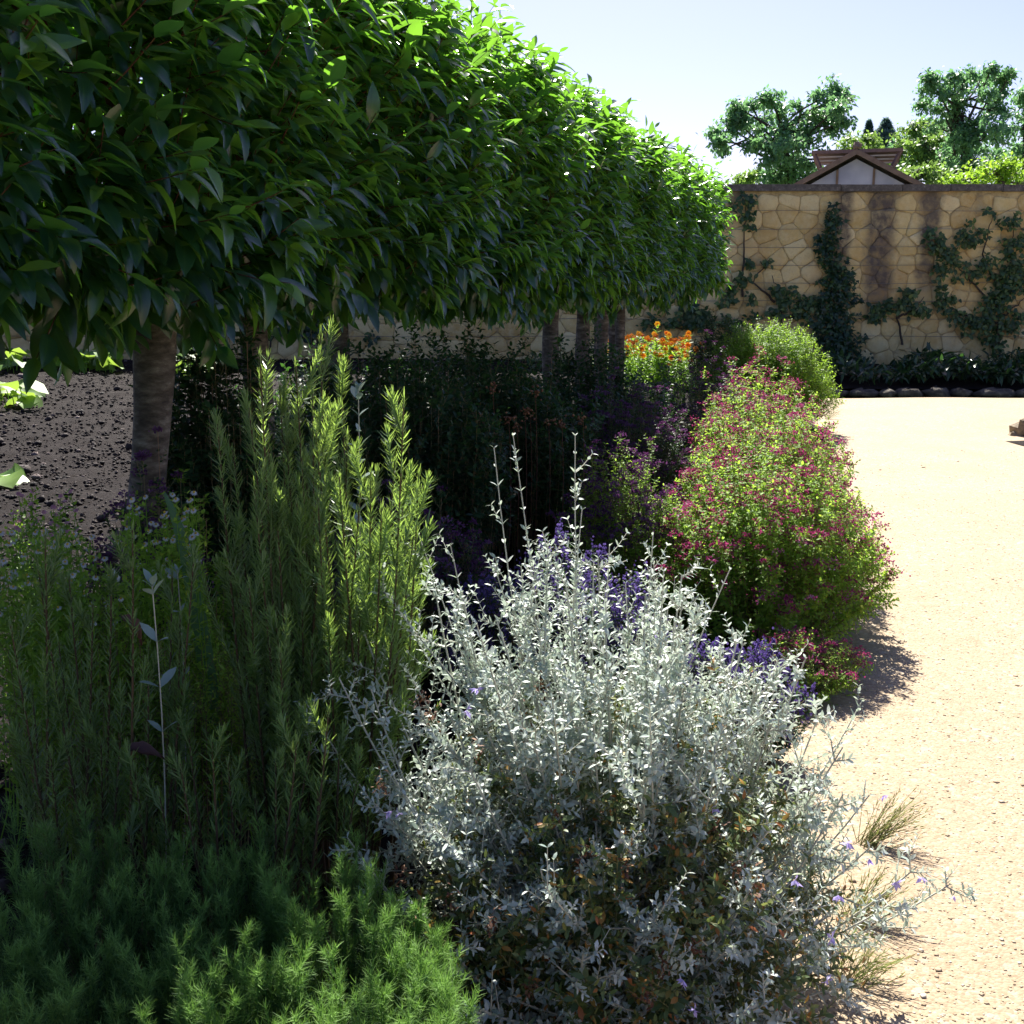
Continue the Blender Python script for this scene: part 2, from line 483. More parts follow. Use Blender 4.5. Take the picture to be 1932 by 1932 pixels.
def pathmat():
    m, nt, out = newmat('buff_gravel'); ps = pos(nt)
    vo = nt.nodes.new('ShaderNodeTexVoronoi'); vo.inputs['Scale'].default_value = 130; nt.links.new(ps, vo.inputs['Vector'])
    vo2 = nt.nodes.new('ShaderNodeTexVoronoi'); vo2.inputs['Scale'].default_value = 48; nt.links.new(ps, vo2.inputs['Vector'])
    n1 = noise(nt, 220, 4, .7, ps); n2 = noise(nt, 1.3, 5, .6, ps); n3 = noise(nt, 12, 5, .65, ps)
    sep = nt.nodes.new('ShaderNodeSeparateColor'); nt.links.new(vo.outputs['Color'], sep.inputs[0])
    c = ramp(nt, sep.outputs[0], [(0, (.27, .195, .12)), (.35, (.35, .262, .17)), (.8, (.385, .295, .195)), (1, (.45, .37, .27))])
    sep2 = nt.nodes.new('ShaderNodeSeparateColor'); nt.links.new(vo2.outputs['Color'], sep2.inputs[0])
    c = mix(nt, math_(nt, 'MULTIPLY', math_(nt, 'GREATER_THAN', sep2.outputs[1], .94), .45), c, (.46, .42, .35))
    c = mix(nt, math_(nt, 'MULTIPLY', math_(nt, 'LESS_THAN', n3, .40), .35), c, (.22, .155, .09))
    c = mix(nt, ramp(nt, n2, [(.35, 0), (.7, .5)]), c, (.27, .20, .125))
    p = nt.nodes.new('ShaderNodeBsdfPrincipled'); nt.links.new(c, p.inputs['Base Color']); p.inputs['Roughness'].default_value = .8
    p.inputs['Specular IOR Level'].default_value = .2
    h = math_(nt, 'ADD', math_(nt, 'MULTIPLY', vo.outputs['Distance'], -.8), math_(nt, 'ADD', math_(nt, 'MULTIPLY', n1, .3), math_(nt, 'MULTIPLY', vo2.outputs['Distance'], -.8)))
    b = nt.nodes.new('ShaderNodeBump'); b.inputs['Strength'].default_value = .45; b.inputs['Distance'].default_value = .0045
    nt.links.new(h, b.inputs['Height']); nt.links.new(b.outputs[0], p.inputs['Normal']); nt.links.new(p.outputs[0], out.inputs[0])
    return m


def wallmat(stains, mortar=False):
    """honey stone, one tone per block, with lichen and black damp streaks"""
    m, nt, out = newmat('lime_mortar' if mortar else 'honey_stone'); ps = pos(nt)
    sp = nt.nodes.new('ShaderNodeSeparateXYZ'); nt.links.new(ps, sp.inputs[0])
    x, z = sp.outputs[0], sp.outputs[2]
    n1 = noise(nt, 9, 6, .65, ps); n2 = noise(nt, 2.0, 4, .6, ps); n3 = noise(nt, 38, 5, .7, ps)
    if mortar: c = ramp(nt, n1, [(.35, (.30, .23, .11)), (.65, (.54, .45, .25))])
    else:
        c = ramp(nt, attr(nt, 'rnd'), [(0, (.42, .28, .10)), (.3, (.54, .41, .17)), (.7, (.62, .50, .23)), (1, (.72, .62, .35))])
        c = mix(nt, ramp(nt, n1, [(.38, .0), (.7, .6)]), c, (.68, .60, .35))
        c = mix(nt, ramp(nt, n3, [(.55, 0), (.75, .6)]), c, (.34, .22, .11))
    c = mix(nt, ramp(nt, n2, [(.45, 0), (.8, .55)]), c, (.46, .26, .09))
    c = mix(nt, math_(nt, 'MULTIPLY', math_(nt, 'GREATER_THAN', n3, .68), .6), c, (.62, .60, .52))
    tot = None
    wx = math_(nt, 'ADD', x, math_(nt, 'MULTIPLY', math_(nt, 'SUBTRACT', noise(nt, 2.4, 5, .7, ps), .5), .34))
    for sx, w, zt, zb, st in stains:
        a = math_(nt, 'SUBTRACT', 1.0, math_(nt, 'DIVIDE', math_(nt, 'ABSOLUTE', math_(nt, 'SUBTRACT', wx, sx)), w), clamp=True)
        a = math_(nt, 'MULTIPLY', ramp(nt, a, [(0, 0), (.6, 1)]), st)
        k = math_(nt, 'MULTIPLY', math_(nt, 'MULTIPLY', math_(nt, 'SUBTRACT', z, zb), 1.6, clamp=True), a)
        tot = k if tot is None else math_(nt, 'MAXIMUM', tot, k)
    tot = math_(nt, 'MULTIPLY', tot, ramp(nt, n1, [(.3, .45), (.6, .95)]))
    c = mix(nt, tot, c, (.09, .075, .07))
    p = nt.nodes.new('ShaderNodeBsdfPrincipled'); nt.links.new(c, p.inputs['Base Color']); p.inputs['Roughness'].default_value = .9; p.inputs['Specular IOR Level'].default_value = .2
    b = nt.nodes.new('ShaderNodeBump'); b.inputs['Strength'].default_value = .8; b.inputs['Distance'].default_value = .025
    nt.links.new(math_(nt, 'ADD', n1, math_(nt, 'MULTIPLY', n3, .4)), b.inputs['Height']); nt.links.new(b.outputs[0], p.inputs['Normal']); nt.links.new(p.outputs[0], out.inputs[0])
    return m


def stone_cells(x0, x1, z0, z1, seed=4):
    """irregular blocks: rubble polygons with bands of squared courses, as clipped Voronoi cells"""
    r_ = np.random.default_rng(seed); S = []
    z = z0; row = 0
    while z < z1 + .3:
        coursed = (z0 + .0 < z < z0 + .28) or (1.95 < z < 2.5)
        h = r_.uniform(.19, .24) if coursed else r_.uniform(.23, .31); x = x0 - .5 + r_.uniform(0, .4)
        while x < x1 + .5:
            w = r_.uniform(.3, .62) if coursed else r_.uniform(.22, .50)
            j = .006 if coursed else .075
            S.append((x + w / 2, z + h / 2 + r_.normal(0, j))); x += w
        z += h; row += 1
    S = np.array(S); out = []
    for a in range(len(S)):
        c = S[a]
        if not (x0 < c[0] < x1 and z0 - .05 < c[1] < z1 + .02): continue
        poly = np.array([[c[0] - .6, c[1] - .4], [c[0] + .6, c[1] - .4], [c[0] + .6, c[1] + .4], [c[0] - .6, c[1] + .4]])
        poly[:, 1] = np.clip(poly[:, 1], z0, z1)
        dd = np.abs(S - c); nb = np.where((dd[:, 0] < 1.1) & (dd[:, 1] < .75))[0]
        for b in nb:
            if b == a: continue
            nv = S[b] - c; mid = (S[b] + c) / 2; sd = (poly - mid) @ nv; res = []
            if (sd <= 0).all(): continue
            for k in range(len(poly)):
                p, q, sp_, sq = poly[k], poly[(k + 1) % len(poly)], sd[k], sd[(k + 1) % len(poly)]
                if sp_ <= 0: res.append(p)
                if (sp_ <= 0) != (sq <= 0): res.append(p + (q - p) * sp_ / (sp_ - sq))
            poly = np.array(res)
            if len(poly) < 3: break
        if len(poly) >= 3: out.append(poly)
    return out


def stones_mesh(g, cells, y, seed=5):
    r_ = np.random.default_rng(seed); K = 24
    for poly in cells:
        seg = np.linalg.norm(np.roll(poly, -1, 0) - poly, axis=1); per = np.concatenate([[0], np.cumsum(seg)])
        cc = poly.mean(0); t = (np.arange(K) + .3) / K * per[-1]; pc = np.vstack([poly, poly[:1]])
        ring = np.stack([np.interp(t, per, pc[:, 0]), np.interp(t, per, pc[:, 1])], -1)
        ring = (ring * 3 + .5 * (np.roll(ring, 1, 0) + np.roll(ring, -1, 0))) / 4
        v = ring - cc; L = np.linalg.norm(v, axis=1, keepdims=True); gap = r_.uniform(.003, .010)
        r1 = cc + v * np.clip(1 - gap / L, .3, 1) + r_.normal(0, .0035, ring.shape)
        r2 = cc + v * np.clip(1 - (gap + .013) / L, .2, 1); r3 = cc + v * .45
        d = r_.uniform(.006, .024); tl = r_.normal(0, .035, 2)
        yy = lambda R, dp: y - dp - ((R - cc) @ tl) * (dp > .01) + (r_.normal(0, .0025, len(R)) if dp > .01 else 0)
        V = np.concatenate([np.stack([R[:, 0], yy(R, dp), R[:, 1]], -1) for R, dp in ((r1, -.01), (r1, d * .55), (r2, d), (r3, d + .004))] + [[[cc[0], y - d - .005, cc[1]]]])
        F = [[l * K + k, l * K + (k + 1) % K, (l + 1) * K + (k + 1) % K, (l + 1) * K + k] for l in range(3) for k in range(K)]
        F += [[4 * K, 3 * K + k, 3 * K + k + 1, 3 * K + (k + 2) % K] for k in range(0, K, 2)]
        g.raw(V, F, r_.uniform(0, 1))


def copingmat():
    m, nt, out = newmat('lichened_coping'); ps = pos(nt)
    n1 = noise(nt, 14, 5, .7, ps); n2 = noise(nt, 40, 3, .6, ps)
    c = ramp(nt, n1, [(.3, (.05, .045, .042)), (.55, (.11, .10, .09)), (.75, (.22, .20, .17))])
    c = mix(nt, math_(nt, 'MULTIPLY', math_(nt, 'GREATER_THAN', n2, .66), .7), c, (.3, .3, .29))
    p = nt.nodes.new('ShaderNodeBsdfPrincipled'); nt.links.new(c, p.inputs['Base Color']); p.inputs['Roughness'].default_value = .9
    nt.links.new(p.outputs[0], out.inputs[0])
    return m


# ------------------------------------------------------------------ ground
def sinnoise(x, y, seed, fr, n=8):
    r = np.random.default_rng(seed); o = 0
    for _ in range(n):
        a = r.uniform(0, 2 * pi); f = fr * r.uniform(.5, 1.8)
        o = o + np.sin((x * cos(a) + y * sin(a)) * f + r.uniform(0, 6.28))
    return o / n ** .5 / 1.4


def grid(x, y, zf):
    X, Y = np.meshgrid(x, y); Z = zf(X, Y)
    V = np.stack([X, Y, Z], -1).reshape(-1, 3); nx = len(x)
    i = np.arange(len(y) - 1)[:, None] * nx + np.arange(nx - 1)[None]
    F = np.stack([i, i + 1, i + nx + 1, i + nx], -1).reshape(-1, 4)
    return V, F


M['soil'] = soilmat(); M['path'] = pathmat()
M['meadow'] = plainmat('far_ground', [(.3, (.05, .08, .03)), (.7, (.09, .12, .04))], nscale=.4)
g = Geo(); V, F = grid(np.linspace(-600, 600, 5), np.linspace(-400, 1200, 5), lambda X, Y: 0 * X - .03); g.raw(V, F)
o = g.build('ground', M['meadow']); o['kind'] = 'structure'
# planting bed: rough tilled soil, ends at the path edge


def edge_L(d):
    return -.38 + .07 * np.sin(d * 1.7 + 1) + .04 * np.sin(d * 4.1) + (-.9) * np.clip((d - 12.6) / 2, 0, 1)


def rise(X, Y):
    Lq = X * CA - Y * SA
    a = np.clip((Y - 9) / 9, 0, 1); b = np.clip((-2.2 - Lq) / 1.5, 0, 1)
    return .32 * a * a * (3 - 2 * a) * b


g = Geo()
ys = np.linspace(-2, 21, 330); us = np.linspace(0, 1, 300) ** .8
Y2, U2 = np.meshgrid(ys, us, indexing='ij')
xr = (edge_L(Y2) + .12 + Y2 * SA) / CA; xl = -13.0
X2 = xl + (xr - xl) * U2
Z2 = .018 * sinnoise(X2, Y2, 1, 9) + .014 * sinnoise(X2, Y2, 2, 24) + .008 * sinnoise(X2, Y2, 3, 55) + .03
Z2 = Z2 * np.clip((xr - X2) * 6, 0, 1) - .02 * (U2 > .999)
Z2 = Z2 + rise(X2, Y2)
nx = len(us); i = np.arange(len(ys) - 1)[:, None] * nx + np.arange(nx - 1)[None]
g.raw(np.stack([X2, Y2, Z2], -1).reshape(-1, 3), np.stack([i, i + 1, i + nx + 1, i + nx], -1).reshape(-1, 4))
o = g.build('soil_bed', M['soil']); o['kind'] = 'structure'
# gravel path
g = Geo()
ys = np.linspace(-3, 16.0, 260); us = np.concatenate([np.linspace(0, .5, 70), np.linspace(.52, 1, 20)])
Y2, U2 = np.meshgrid(ys, us, indexing='ij')
xl = (edge_L(Y2) + Y2 * SA) / CA; X2 = xl + (30 - xl) * U2 ** 1.6
Z2 = .004 + .012 * sinnoise(X2, Y2, 5, 1.6) * np.clip((X2 - xl) * 3, 0, 1) + .02 * np.clip((X2 - xl) * 2, 0, 1)
nx = len(us); i = np.arange(len(ys) - 1)[:, None] * nx + np.arange(nx - 1)[None]
g.raw(np.stack([X2, Y2, Z2], -1).reshape(-1, 3), np.stack([i, i + 1, i + nx + 1, i + nx], -1).reshape(-1, 4))
o = g.build('path', M['path']); o['kind'] = 'structure'


def path_z(X, Y):
    xl = (edge_L(Y) + Y * SA) / CA
    return .004 + .012 * sinnoise(X, Y, 5, 1.6) * np.clip((X - xl) * 3, 0, 1) + .02 * np.clip((X - xl) * 2, 0, 1)


# loose pebbles on the path
g = Geo()
N = 10000
d = 2.0 + 9 * U(0, 1, N) ** 1.5
x = RowX(d, -.35) + U(0, 1, N) * (d * .5 - RowX(d, -.35) + .2)
s = np.abs(rng.normal(0, .0018, N)) + .002
s[rng.random(N) < .02] *= 2.2
tm = [pebble_t(k) for k in range(4)]
for k in range(4):
    q = np.arange(N) % 4 == k
    D = np.stack([np.cos(a_ := U(0, 6.28, q.sum())), np.sin(a_), 0 * a_], -1)
    sc3 = np.stack([s[q], s[q] * U(.7, 1.3, q.sum()), s[q] * .55], -1)
    g.inst(tm[k], frames(D, UP, sc3), np.stack([x[q], d[q], path_z(x[q], d[q]) + s[q] * .1], -1), U(0, 1, q.sum()))
tag(g.build('gravel', M['pebble']), 'small buff and white pebbles lying loose on the path', 'gravel', kind='stuff')
# clods on the soil
g = Geo(); N = 22000
tm = [clod_t(k) for k in range(4)]
d = 2.5 + 17 * U(0, 1, N); x = U(-1, 0, N) * d * .52 + U(-.5, .8, N)
s = np.abs(rng.normal(0, .008, N)) + .004; s[rng.random(N) < .012] *= 3
ok = x < RowX(d, -2.0); x, d, s = x[ok], d[ok], s[ok]
for k in range(4):
    q = np.arange(len(x)) % 4 == k
    a_ = U(0, 6.28, q.sum()); D = np.stack([np.cos(a_), np.sin(a_), 0 * a_], -1)
    g.inst(tm[k], frames(D, UP, s[q]), np.stack([x[q], d[q], .04 + s[q] * .25 + rise(x[q], d[q])], -1), U(0, 1, q.sum()))
tag(g.build('soil_clods', M['clod']), 'dark crumbly clods lying over the tilled soil', 'soil', kind='stuff')

# ------------------------------------------------------------------ wall and raised bed along it
WD = 19.5
def wp(px, py): return P(px, py, WD)
stains = [(wp(1612, 0)[0], .22, 9, .9, .95), (wp(1690, 0)[0], .30, 9, 1.0, 1.0), (wp(1785, 0)[0], .22, 9, 1.2, .95), (wp(1880, 0)[0], .10, 9, 2.6, .5), (wp(1395, 0)[0], .12, 9, 2.4, .5)]
M['wall'] = wallmat(stains); M['mortar'] = wallmat(stains, True); M['coping'] = copingmat()
t = thing('garden_wall', 'tall honey-coloured stone garden wall with dark coping at the end of the path', 'wall', (0, WD, 0))
ztop = wp(1650, 352)[2]
g = Geo(); g.box((2, WD + .2, (ztop - .07) / 2), (26, .2, (ztop - .07) / 2)); g.build('wall_core', M['mortar'], t, smooth=False)
g = Geo(); stones_mesh(g, stone_cells(-13, 13, .12, ztop - .085), WD); g.build('masonry', M['wall'], t)
g = Geo(); x0 = -24.0
while x0 < 28:
    w = U(.8, 1.2); g.box((x0 + w / 2, WD + .2 + U(-.005, .005), ztop - .025 + U(-.006, .006)), (w / 2 - .006, .28, .055)); x0 += w
g.build('coping', M['coping'], t, smooth=False)
for k, zz in enumerate(np.arange(.75, ztop - .15, .3)):
    g = Geo(); xs = np.linspace(-16, 16, 34); pts = np.stack([xs, 0 * xs + WD - .075, zz + .008 * np.sin(xs * 1.3 + k)], -1)[None]
    g.tubes(pts, .0035, 4); g.build('wire', M['wire'], t)
t2 = Geo(); V, F = grid(np.linspace(-8, 24, 180), np.linspace(16.6, WD, 24), lambda X, Y: .10 + .17 * np.clip((Y - 16.6) / 1.6, 0, 1) + .02 * sinnoise(X, Y, 9, 7))
t2.raw(V, F); o = t2.build('wall_bed_soil', M['soil']); o['kind'] = 'structure'
# edging stones
tm = [clod_t(20 + k) for k in range(5)]
x0 = 4.2; k = 0
while x0 < 9.6:
    w = U(.3, .85) if k % 3 else U(.15, .3); g = Geo()
    sc3 = np.array([[.17, w * .56, U(.08, .13)]])
    g.inst(tm[k % 5], frames(np.array([[1.0, 0, 0]]) + rng.normal(0, .08, (1, 3)) * [1, 1, 0], UP, sc3), np.array([[x0 + w / 2, 16.45 + U(-.05, .05), .05]]), .5)
    tag(g.build('edging_stone', M['greystone']), 'rough grey stone in the low shaded edging below the far wall', 'stone', 'edging stones along the wall bed'); x0 += w + U(0, .03); k += 1

# rock and soil corner at the right margin
g = Geo(); c = P(1938, 812, 12.0)
for dx_, dz_, s_ in ((0, 0, .16), (.2, .03, .2), (-.12, -.08, .10), (.10, -.12, .15)): g.inst(clod_t(int(70 + s_ * 100)), frames(np.array([[1.0, .4, 0]]), UP, s_), c[None] + [dx_, 0, dz_], .5)
tag(g.build('rock', M['stone'], smooth=False), 'pale knobbly rock at the right edge of the path', 'rock')
g = Geo(); xs = np.linspace(5.15, 8.5, 40); V, F = grid(xs, np.linspace(9.6, 11.6, 26), lambda X, Y: .03 + .05 * np.clip((X - 5.15 - (Y - 10.8) ** 2 * .8) * 1.2, -.6, 1) + .01 * sinnoise(X, Y, 12, 12))
g.raw(V, F); o = g.build('side_bed_soil', M['soil']); o['kind'] = 'structure'

# ------------------------------------------------------------------ row of laurels on clear trunks
HL, HZ, HA, HB = -2.32, 2.14, .56, .60
LEAFL = [leaf_t(.43, 5, .35, .22, .42, wave=.012), leaf_t(.38, 5, .5, .4, .45, wave=-.015), leaf_t(.37, 4, .25, .1, .4)]
trunk_d = [1.1, 2.6, 3.78, 4.72, 6.4, 8.60, 9.65, 10.6, 11.35, 12.7, 13.5]
trunk_L = [-2.3, -2.3, -2.27, -2.42, -2.85, -2.28, -2.30, -2.36, -2.34, -2.85, -2.85]
HEND = 14.1
labels = ['laurel crown nearest the camera filling the upper left corner', 'dark laurel crown at the left edge of the photo above the bare soil',
          'laurel with the widest visible trunk, standing beside the bare dark soil', 'laurel whose shaded trunk rises just behind the tall rosemary',
          'laurel with a dark trunk under the middle of the hedge crown', 'laurel with a pale trunk left of the three thin ones near the marigolds',
          'laurel with the second pale slim trunk left of the orange marigolds', 'laurel with a grey slim trunk in front of the marigolds',
          'laurel with a slim trunk touching the left side of the marigold patch', 'glossy laurel crown above the marigolds, last but one of the row', 'laurel crown at the far end of the row, bright green against the stone wall']
bounds = [.2] + [(a + b) / 2 for a, b in zip(trunk_d[:-1], trunk_d[1:])] + [HEND]


def hedge_pt(sd, face, u):
    """world point + outward normal on the clipped box; sd distance along the row"""
    one = np.ones_like(u)
    bx = np.where(face == 0, one, np.where(face == 1, u, np.where(face == 2, u, -one)))
    bz = np.where(face == 0, u, np.where(face == 1, one, np.where(face == 2, -one, u)))
    pn = (np.abs(bx) ** 4 + np.abs(bz) ** 4) ** .25
    bx, bz = bx / pn, bz / pn
    e = np.clip((sd - (HEND - .55)) / .55, 0, 1); sh = (1 - e ** 3) ** (1 / 3)
    bump = 1 + .05 * np.sin(sd * 4.2) + .04 * np.sin(sd * 9.1 + bz * 4) + .03 * np.sin(sd * 17 + bx * 5)
    L = HL + HA * bx * sh * bump; Z = HZ + HB * bz * (.35 + .65 * sh) * bump
    n = ACROSS * (np.sign(bx) * np.abs(bx) ** 3)[:, None] + UP * (np.sign(bz) * np.abs(bz) ** 3)[:, None] + ALONG * (e ** 2 * 1.5)[:, None]
    p_ = np.stack([(L + sd * SA) / CA, sd, Z], -1)
    return p_, nrm(n)


def add_laurel_leaves(g, gt, o, n, dens_len=.2, K=8, big=1.0, rb=0.0):
    N = len(o)
    T = nrm(.75 * n + .55 * UP + .30 * ALONG * 0 + rng.normal(0, .42, (N, 3)))
    Ls = U(.6, 1.25, (N, 1)) * dens_len
    B = (o, o + T * Ls * .5, o + T * Ls + UP * Ls * .12)
    stem_tubes(gt, B, .0028, .0012, M=4, k=3)
    ts = np.linspace(.12, 1, K)[None] + U(-.03, .03, (N, K))
    p, TT = bev(B, ts)
    ph = U(0, 6.28, (N, 1)) + np.arange(K)[None] * 2.4 + rng.normal(0, .2, (N, K))
    D = .45 * TT + .8 * radial(TT, ph) + .45 * n[:, None] + .22 * ACROSS - .42 * UP + rng.normal(0, .14, (N, K, 3))
    D = D.reshape(-1, 3); q = p.reshape(-1, 3)
    s = (U(.092, .148, (N, K)) * big * np.where(np.linspace(0, 1, K) > .85, .75, 1)[None]).ravel()
    up = UP * 1.0 + .5 * np.repeat(n, K, 0) + rng.normal(0, .25, D.shape)
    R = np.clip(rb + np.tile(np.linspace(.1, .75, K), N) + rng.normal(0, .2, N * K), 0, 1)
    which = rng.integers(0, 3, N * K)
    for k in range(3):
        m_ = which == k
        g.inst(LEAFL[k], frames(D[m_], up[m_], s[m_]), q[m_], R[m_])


for k, (td, tL) in enumerate(zip(trunk_d, trunk_L)):
    a, b = bounds[k], bounds[k + 1]; ln = (b - a)
    base = np.array([RowX(td, tL), td, 0.0])
    t = thing('laurel_tree', labels[k], 'tree', base, 'pleached laurels in a row beside the path')
    # trunk
    g = Geo(); M_ = 14; zz = np.linspace(-.05, 1.95, M_)
    lean = np.array([.16, 0, 0]) if k == 2 else rng.normal(0, .02, 3) * [1, 1, 0]
    top = base.copy()
    pts = base + np.outer((zz / 1.5), lean) - (lean if k == 2 else 0) * np.ones((M_, 1)) + np.stack([zz * 0, zz * 0, zz], -1) + np.stack([.008 * np.sin(zz * 5 + k), .008 * np.cos(zz * 4), 0 * zz], -1)
    rr = [.066, .066, .066, .062, .066, .068, .066, .058, .054, .06, .06][k]
    rad = rr * (1 - .10 * zz / 2) + .03 * np.exp(-zz * 6) + rr * .05 * np.sin(zz * 9 + k)
    if k == 2: rad = rad * (1 + .25 * np.clip((zz - 1.2) / .5, 0, 1))
    g.tubes(pts[None], rad[None], 14); g.build('trunk', M['bark'], t)
    tip = pts[-1]
    # limbs
    g = Geo(); N = 16
    tips, _ = hedge_pt(U(a, b, N), rng.integers(0, 3, N), U(-.8, .8, N))
    ctr = np.array([RowX(td, HL), td, HZ]); tips = tips * .8 + ctr * .2
    b0 = np.repeat(tip[None] - [0, 0, .35], N, 0) + rng.normal(0, .02, (N, 3)); b1 = b0 * .5 + tips * .5 + [0, 0, .15]
    stem_tubes(g, (b0, b1, tips), .022, .006, M=7, k=5)
    gl = Geo()
    # outer twigs
    for face, dens in ((0, 112), (1, 95), (2, 82), (3, 60)):
        n = int(dens * ln * 1.2)
        sd = U(a, b, n); u = U(-1, 1, n)
        p_, nn = hedge_pt(sd, np.full(n, face), u)
        p_ = p_ - nn * (np.abs(rng.normal(.10, .09, n)))[:, None]
        add_laurel_leaves(gl, g, p_, nn)
    # a few long free shoots
    n = int(46 * ln); sd = U(a, b, n); p_, nn = hedge_pt(sd, rng.integers(0, 2, n), U(-1, 1, n))
    add_laurel_leaves(gl, g, p_ - nn * .05, nn, dens_len=.25, K=10, rb=.25)
    if k == len(trunk_d) - 1:
        n = 190; sd = HEND - np.abs(rng.normal(0, .12, n)) - .02; u = U(-1, 1, n)
        p_, nn = hedge_pt(sd, rng.integers(0, 4, n), u)
        ctr = np.array([RowX(HEND - .2, HL), HEND - .2, HZ]); p_ = ctr + (p_ - ctr) * U(.2, 1, (n, 1)); nn = nrm(nn + ALONG * 1.2)
        add_laurel_leaves(gl, g, p_, nn)
    # inner leaves
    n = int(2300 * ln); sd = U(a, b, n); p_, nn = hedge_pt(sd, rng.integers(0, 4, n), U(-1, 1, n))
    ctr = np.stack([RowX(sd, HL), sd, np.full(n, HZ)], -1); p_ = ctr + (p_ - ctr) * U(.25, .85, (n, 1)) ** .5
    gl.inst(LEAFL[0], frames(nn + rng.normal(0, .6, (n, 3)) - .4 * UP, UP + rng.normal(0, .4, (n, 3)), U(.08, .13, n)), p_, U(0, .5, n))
    g.build('branches', M['twig'], t)
    gl.build('crown', M['laurel'], t)

# ------------------------------------------------------------------ bush helper
def dome_stems(c, rad, h, N, lean=.35, inner=.35, ry=None, zmin=.25, hvar=.12, bias=(0, 0)):
    """stems from the root area to points over a dome"""
    ry = ry or rad
    a = U(0, 2 * pi, N); q = np.sqrt(U(0, 1, N))
    b0 = np.stack([c[0] + np.cos(a) * q * rad * inner, c[1] + np.sin(a) * q * ry * inner, np.zeros(N)], -1)
    zt = h * np.maximum(zmin, np.sqrt(np.maximum(0, 1 - q ** 2.4 * .92))) * (1 + rng.normal(0, hvar, N))
    b2 = np.stack([c[0] + np.cos(a) * q * rad + bias[0] * zt, c[1] + np.sin(a) * q * ry + bias[1] * zt, zt], -1)
    b1 = b0 * .45 + b2 * .55; b1[:, 2] = b2[:, 2] * U(.5, .75, N)
    b1[:, :2] = b0[:, :2] * .4 + b2[:, :2] * .6
    return b0, b1, b2


# ------------------------------------------------------------------ rosemary
NEEDLE = strip_t(.10, -.16, 2)


def rosemary(label, B, side=6, needle=.033, group='rosemary bushes in the bed', spacing=.0045, slen=.16):
    base = B[0].mean(0); t = thing('rosemary_bush', label, 'shrub', (base[0], base[1], 0), group)
    gs = Geo(); gn = Geo()
    stem_tubes(gs, B, .005, .0016, M=9, k=5, R=.2)
    S = branch_from(B, np.linspace(.3, .93, side)[None] + U(-.04, .04, (len(B[0]), side)), slen, .5, step=2.4, upcurl=.55, jit=.3, lprof=lambda t_: 1.35 - t_)
    stem_tubes(gs, S, .002, .0011, M=5, k=4, R=.6)
    for BB, t0 in ((B, .22), (S, .08)):
        L = np.linalg.norm(BB[2] - BB[0], axis=1).mean()
        K = int(L * (1 - t0) / spacing / 1.0)
        ts = np.linspace(t0, 1, K)[None] + U(-.5 / K, .5 / K, (len(BB[0]), K))
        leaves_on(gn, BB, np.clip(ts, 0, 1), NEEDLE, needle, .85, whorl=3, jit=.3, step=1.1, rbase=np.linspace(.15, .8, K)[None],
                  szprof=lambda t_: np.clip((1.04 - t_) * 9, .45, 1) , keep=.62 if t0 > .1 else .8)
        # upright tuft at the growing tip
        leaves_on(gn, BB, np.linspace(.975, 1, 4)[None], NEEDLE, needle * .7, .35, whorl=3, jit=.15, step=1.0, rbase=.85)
    gs.build('stems', M['rosestem'], t); gn.build('foliage', M['rosemary'], t)


def stems_to(tips, base, jit=.05, mid=.6, kx=.35):
    tips = np.array(tips); N = len(tips)
    b0 = np.array(base) + rng.normal(0, jit, (N, 3)) * [1, 1, 0]
    b0[:, :2] = b0[:, :2] * (1 - kx) + tips[:, :2] * kx
    b0[:, 2] = 0
    b1 = b0 * (1 - mid) + tips * mid; b1[:, :2] = b0[:, :2] * .35 + tips[:, :2] * .65; b1[:, 2] = tips[:, 2] * .5
    return b0, b1, tips


tips = []
for (x, y) in [(605, 628), (640, 680), (558, 690), (528, 735), (490, 668), (762, 752), (700, 890), (745, 870), (790, 895), (590, 740), (620, 770), (655, 820), (470, 770), (505, 820),
               (440, 850), (410, 800), (545, 830), (575, 860), (720, 960), (765, 960), (680, 930), (640, 900), (600, 940), (560, 950), (520, 930), (480, 920), (450, 960), (700, 1030), (750, 1050), (780, 1010), (650, 1060), (600, 1070), (550, 1060), (500, 1050), (730, 1130), (680, 1150), (620, 1170), (570, 1150), (520, 1170), (470, 1100), (440, 1060)]:
    for _ in range(2 if rng.random() < .5 else 1):
        dd = 2.62 + U(-.22, .22) - max(0, (y - 900)) * .0007
        tips.append(P(x + (0 if _ == 0 else U(-22, 22)), y + (0 if _ == 0 else U(30, 110)), dd))
B = stems_to(tips, P(610, 1560, 2.72) * [1, 1, 0], .09, kx=.45)
rosemary('tall rosemary with sunlit upright shoots rising left of the silver shrub', B, side=4, slen=.19)
tips = []
for (x, y) in [(85, 1010), (70, 1060), (175, 1140), (20, 1180), (130, 1090), (210, 1090), (250, 1000), (60, 1300), (110, 1210), (230, 1330), (150, 1300), (190, 1400), (30, 1400), (95, 1420), (280, 1220), (325, 1080), (340, 1160), (365, 1060), (330, 1300)]:
    tips.append(P(x, y, 2.38 + U(-.2, .2)))
rosemary('shaded rosemary with slender spires at the left edge of the bed', stems_to(tips, P(150, 1650, 2.35) * [1, 1, 0], .08, kx=.5), side=3, slen=.14)
tips = []
for (x, y) in [(255, 1450), (300, 1500), (355, 1380), (400, 1400), (340, 1440), (430, 1440), (455, 1530), (375, 1520), (520, 1430), (560, 1400), (590, 1370), (620, 1340), (640, 1400), (680, 1420), (700, 1480), (540, 1500), (600, 1480), (480, 1500), (300, 1600), (240, 1560), (500, 1580), (410, 1600), (650, 1520), (575, 1560)]:
    tips.append(P(x, y, 2.18 + U(-.12, .12)))
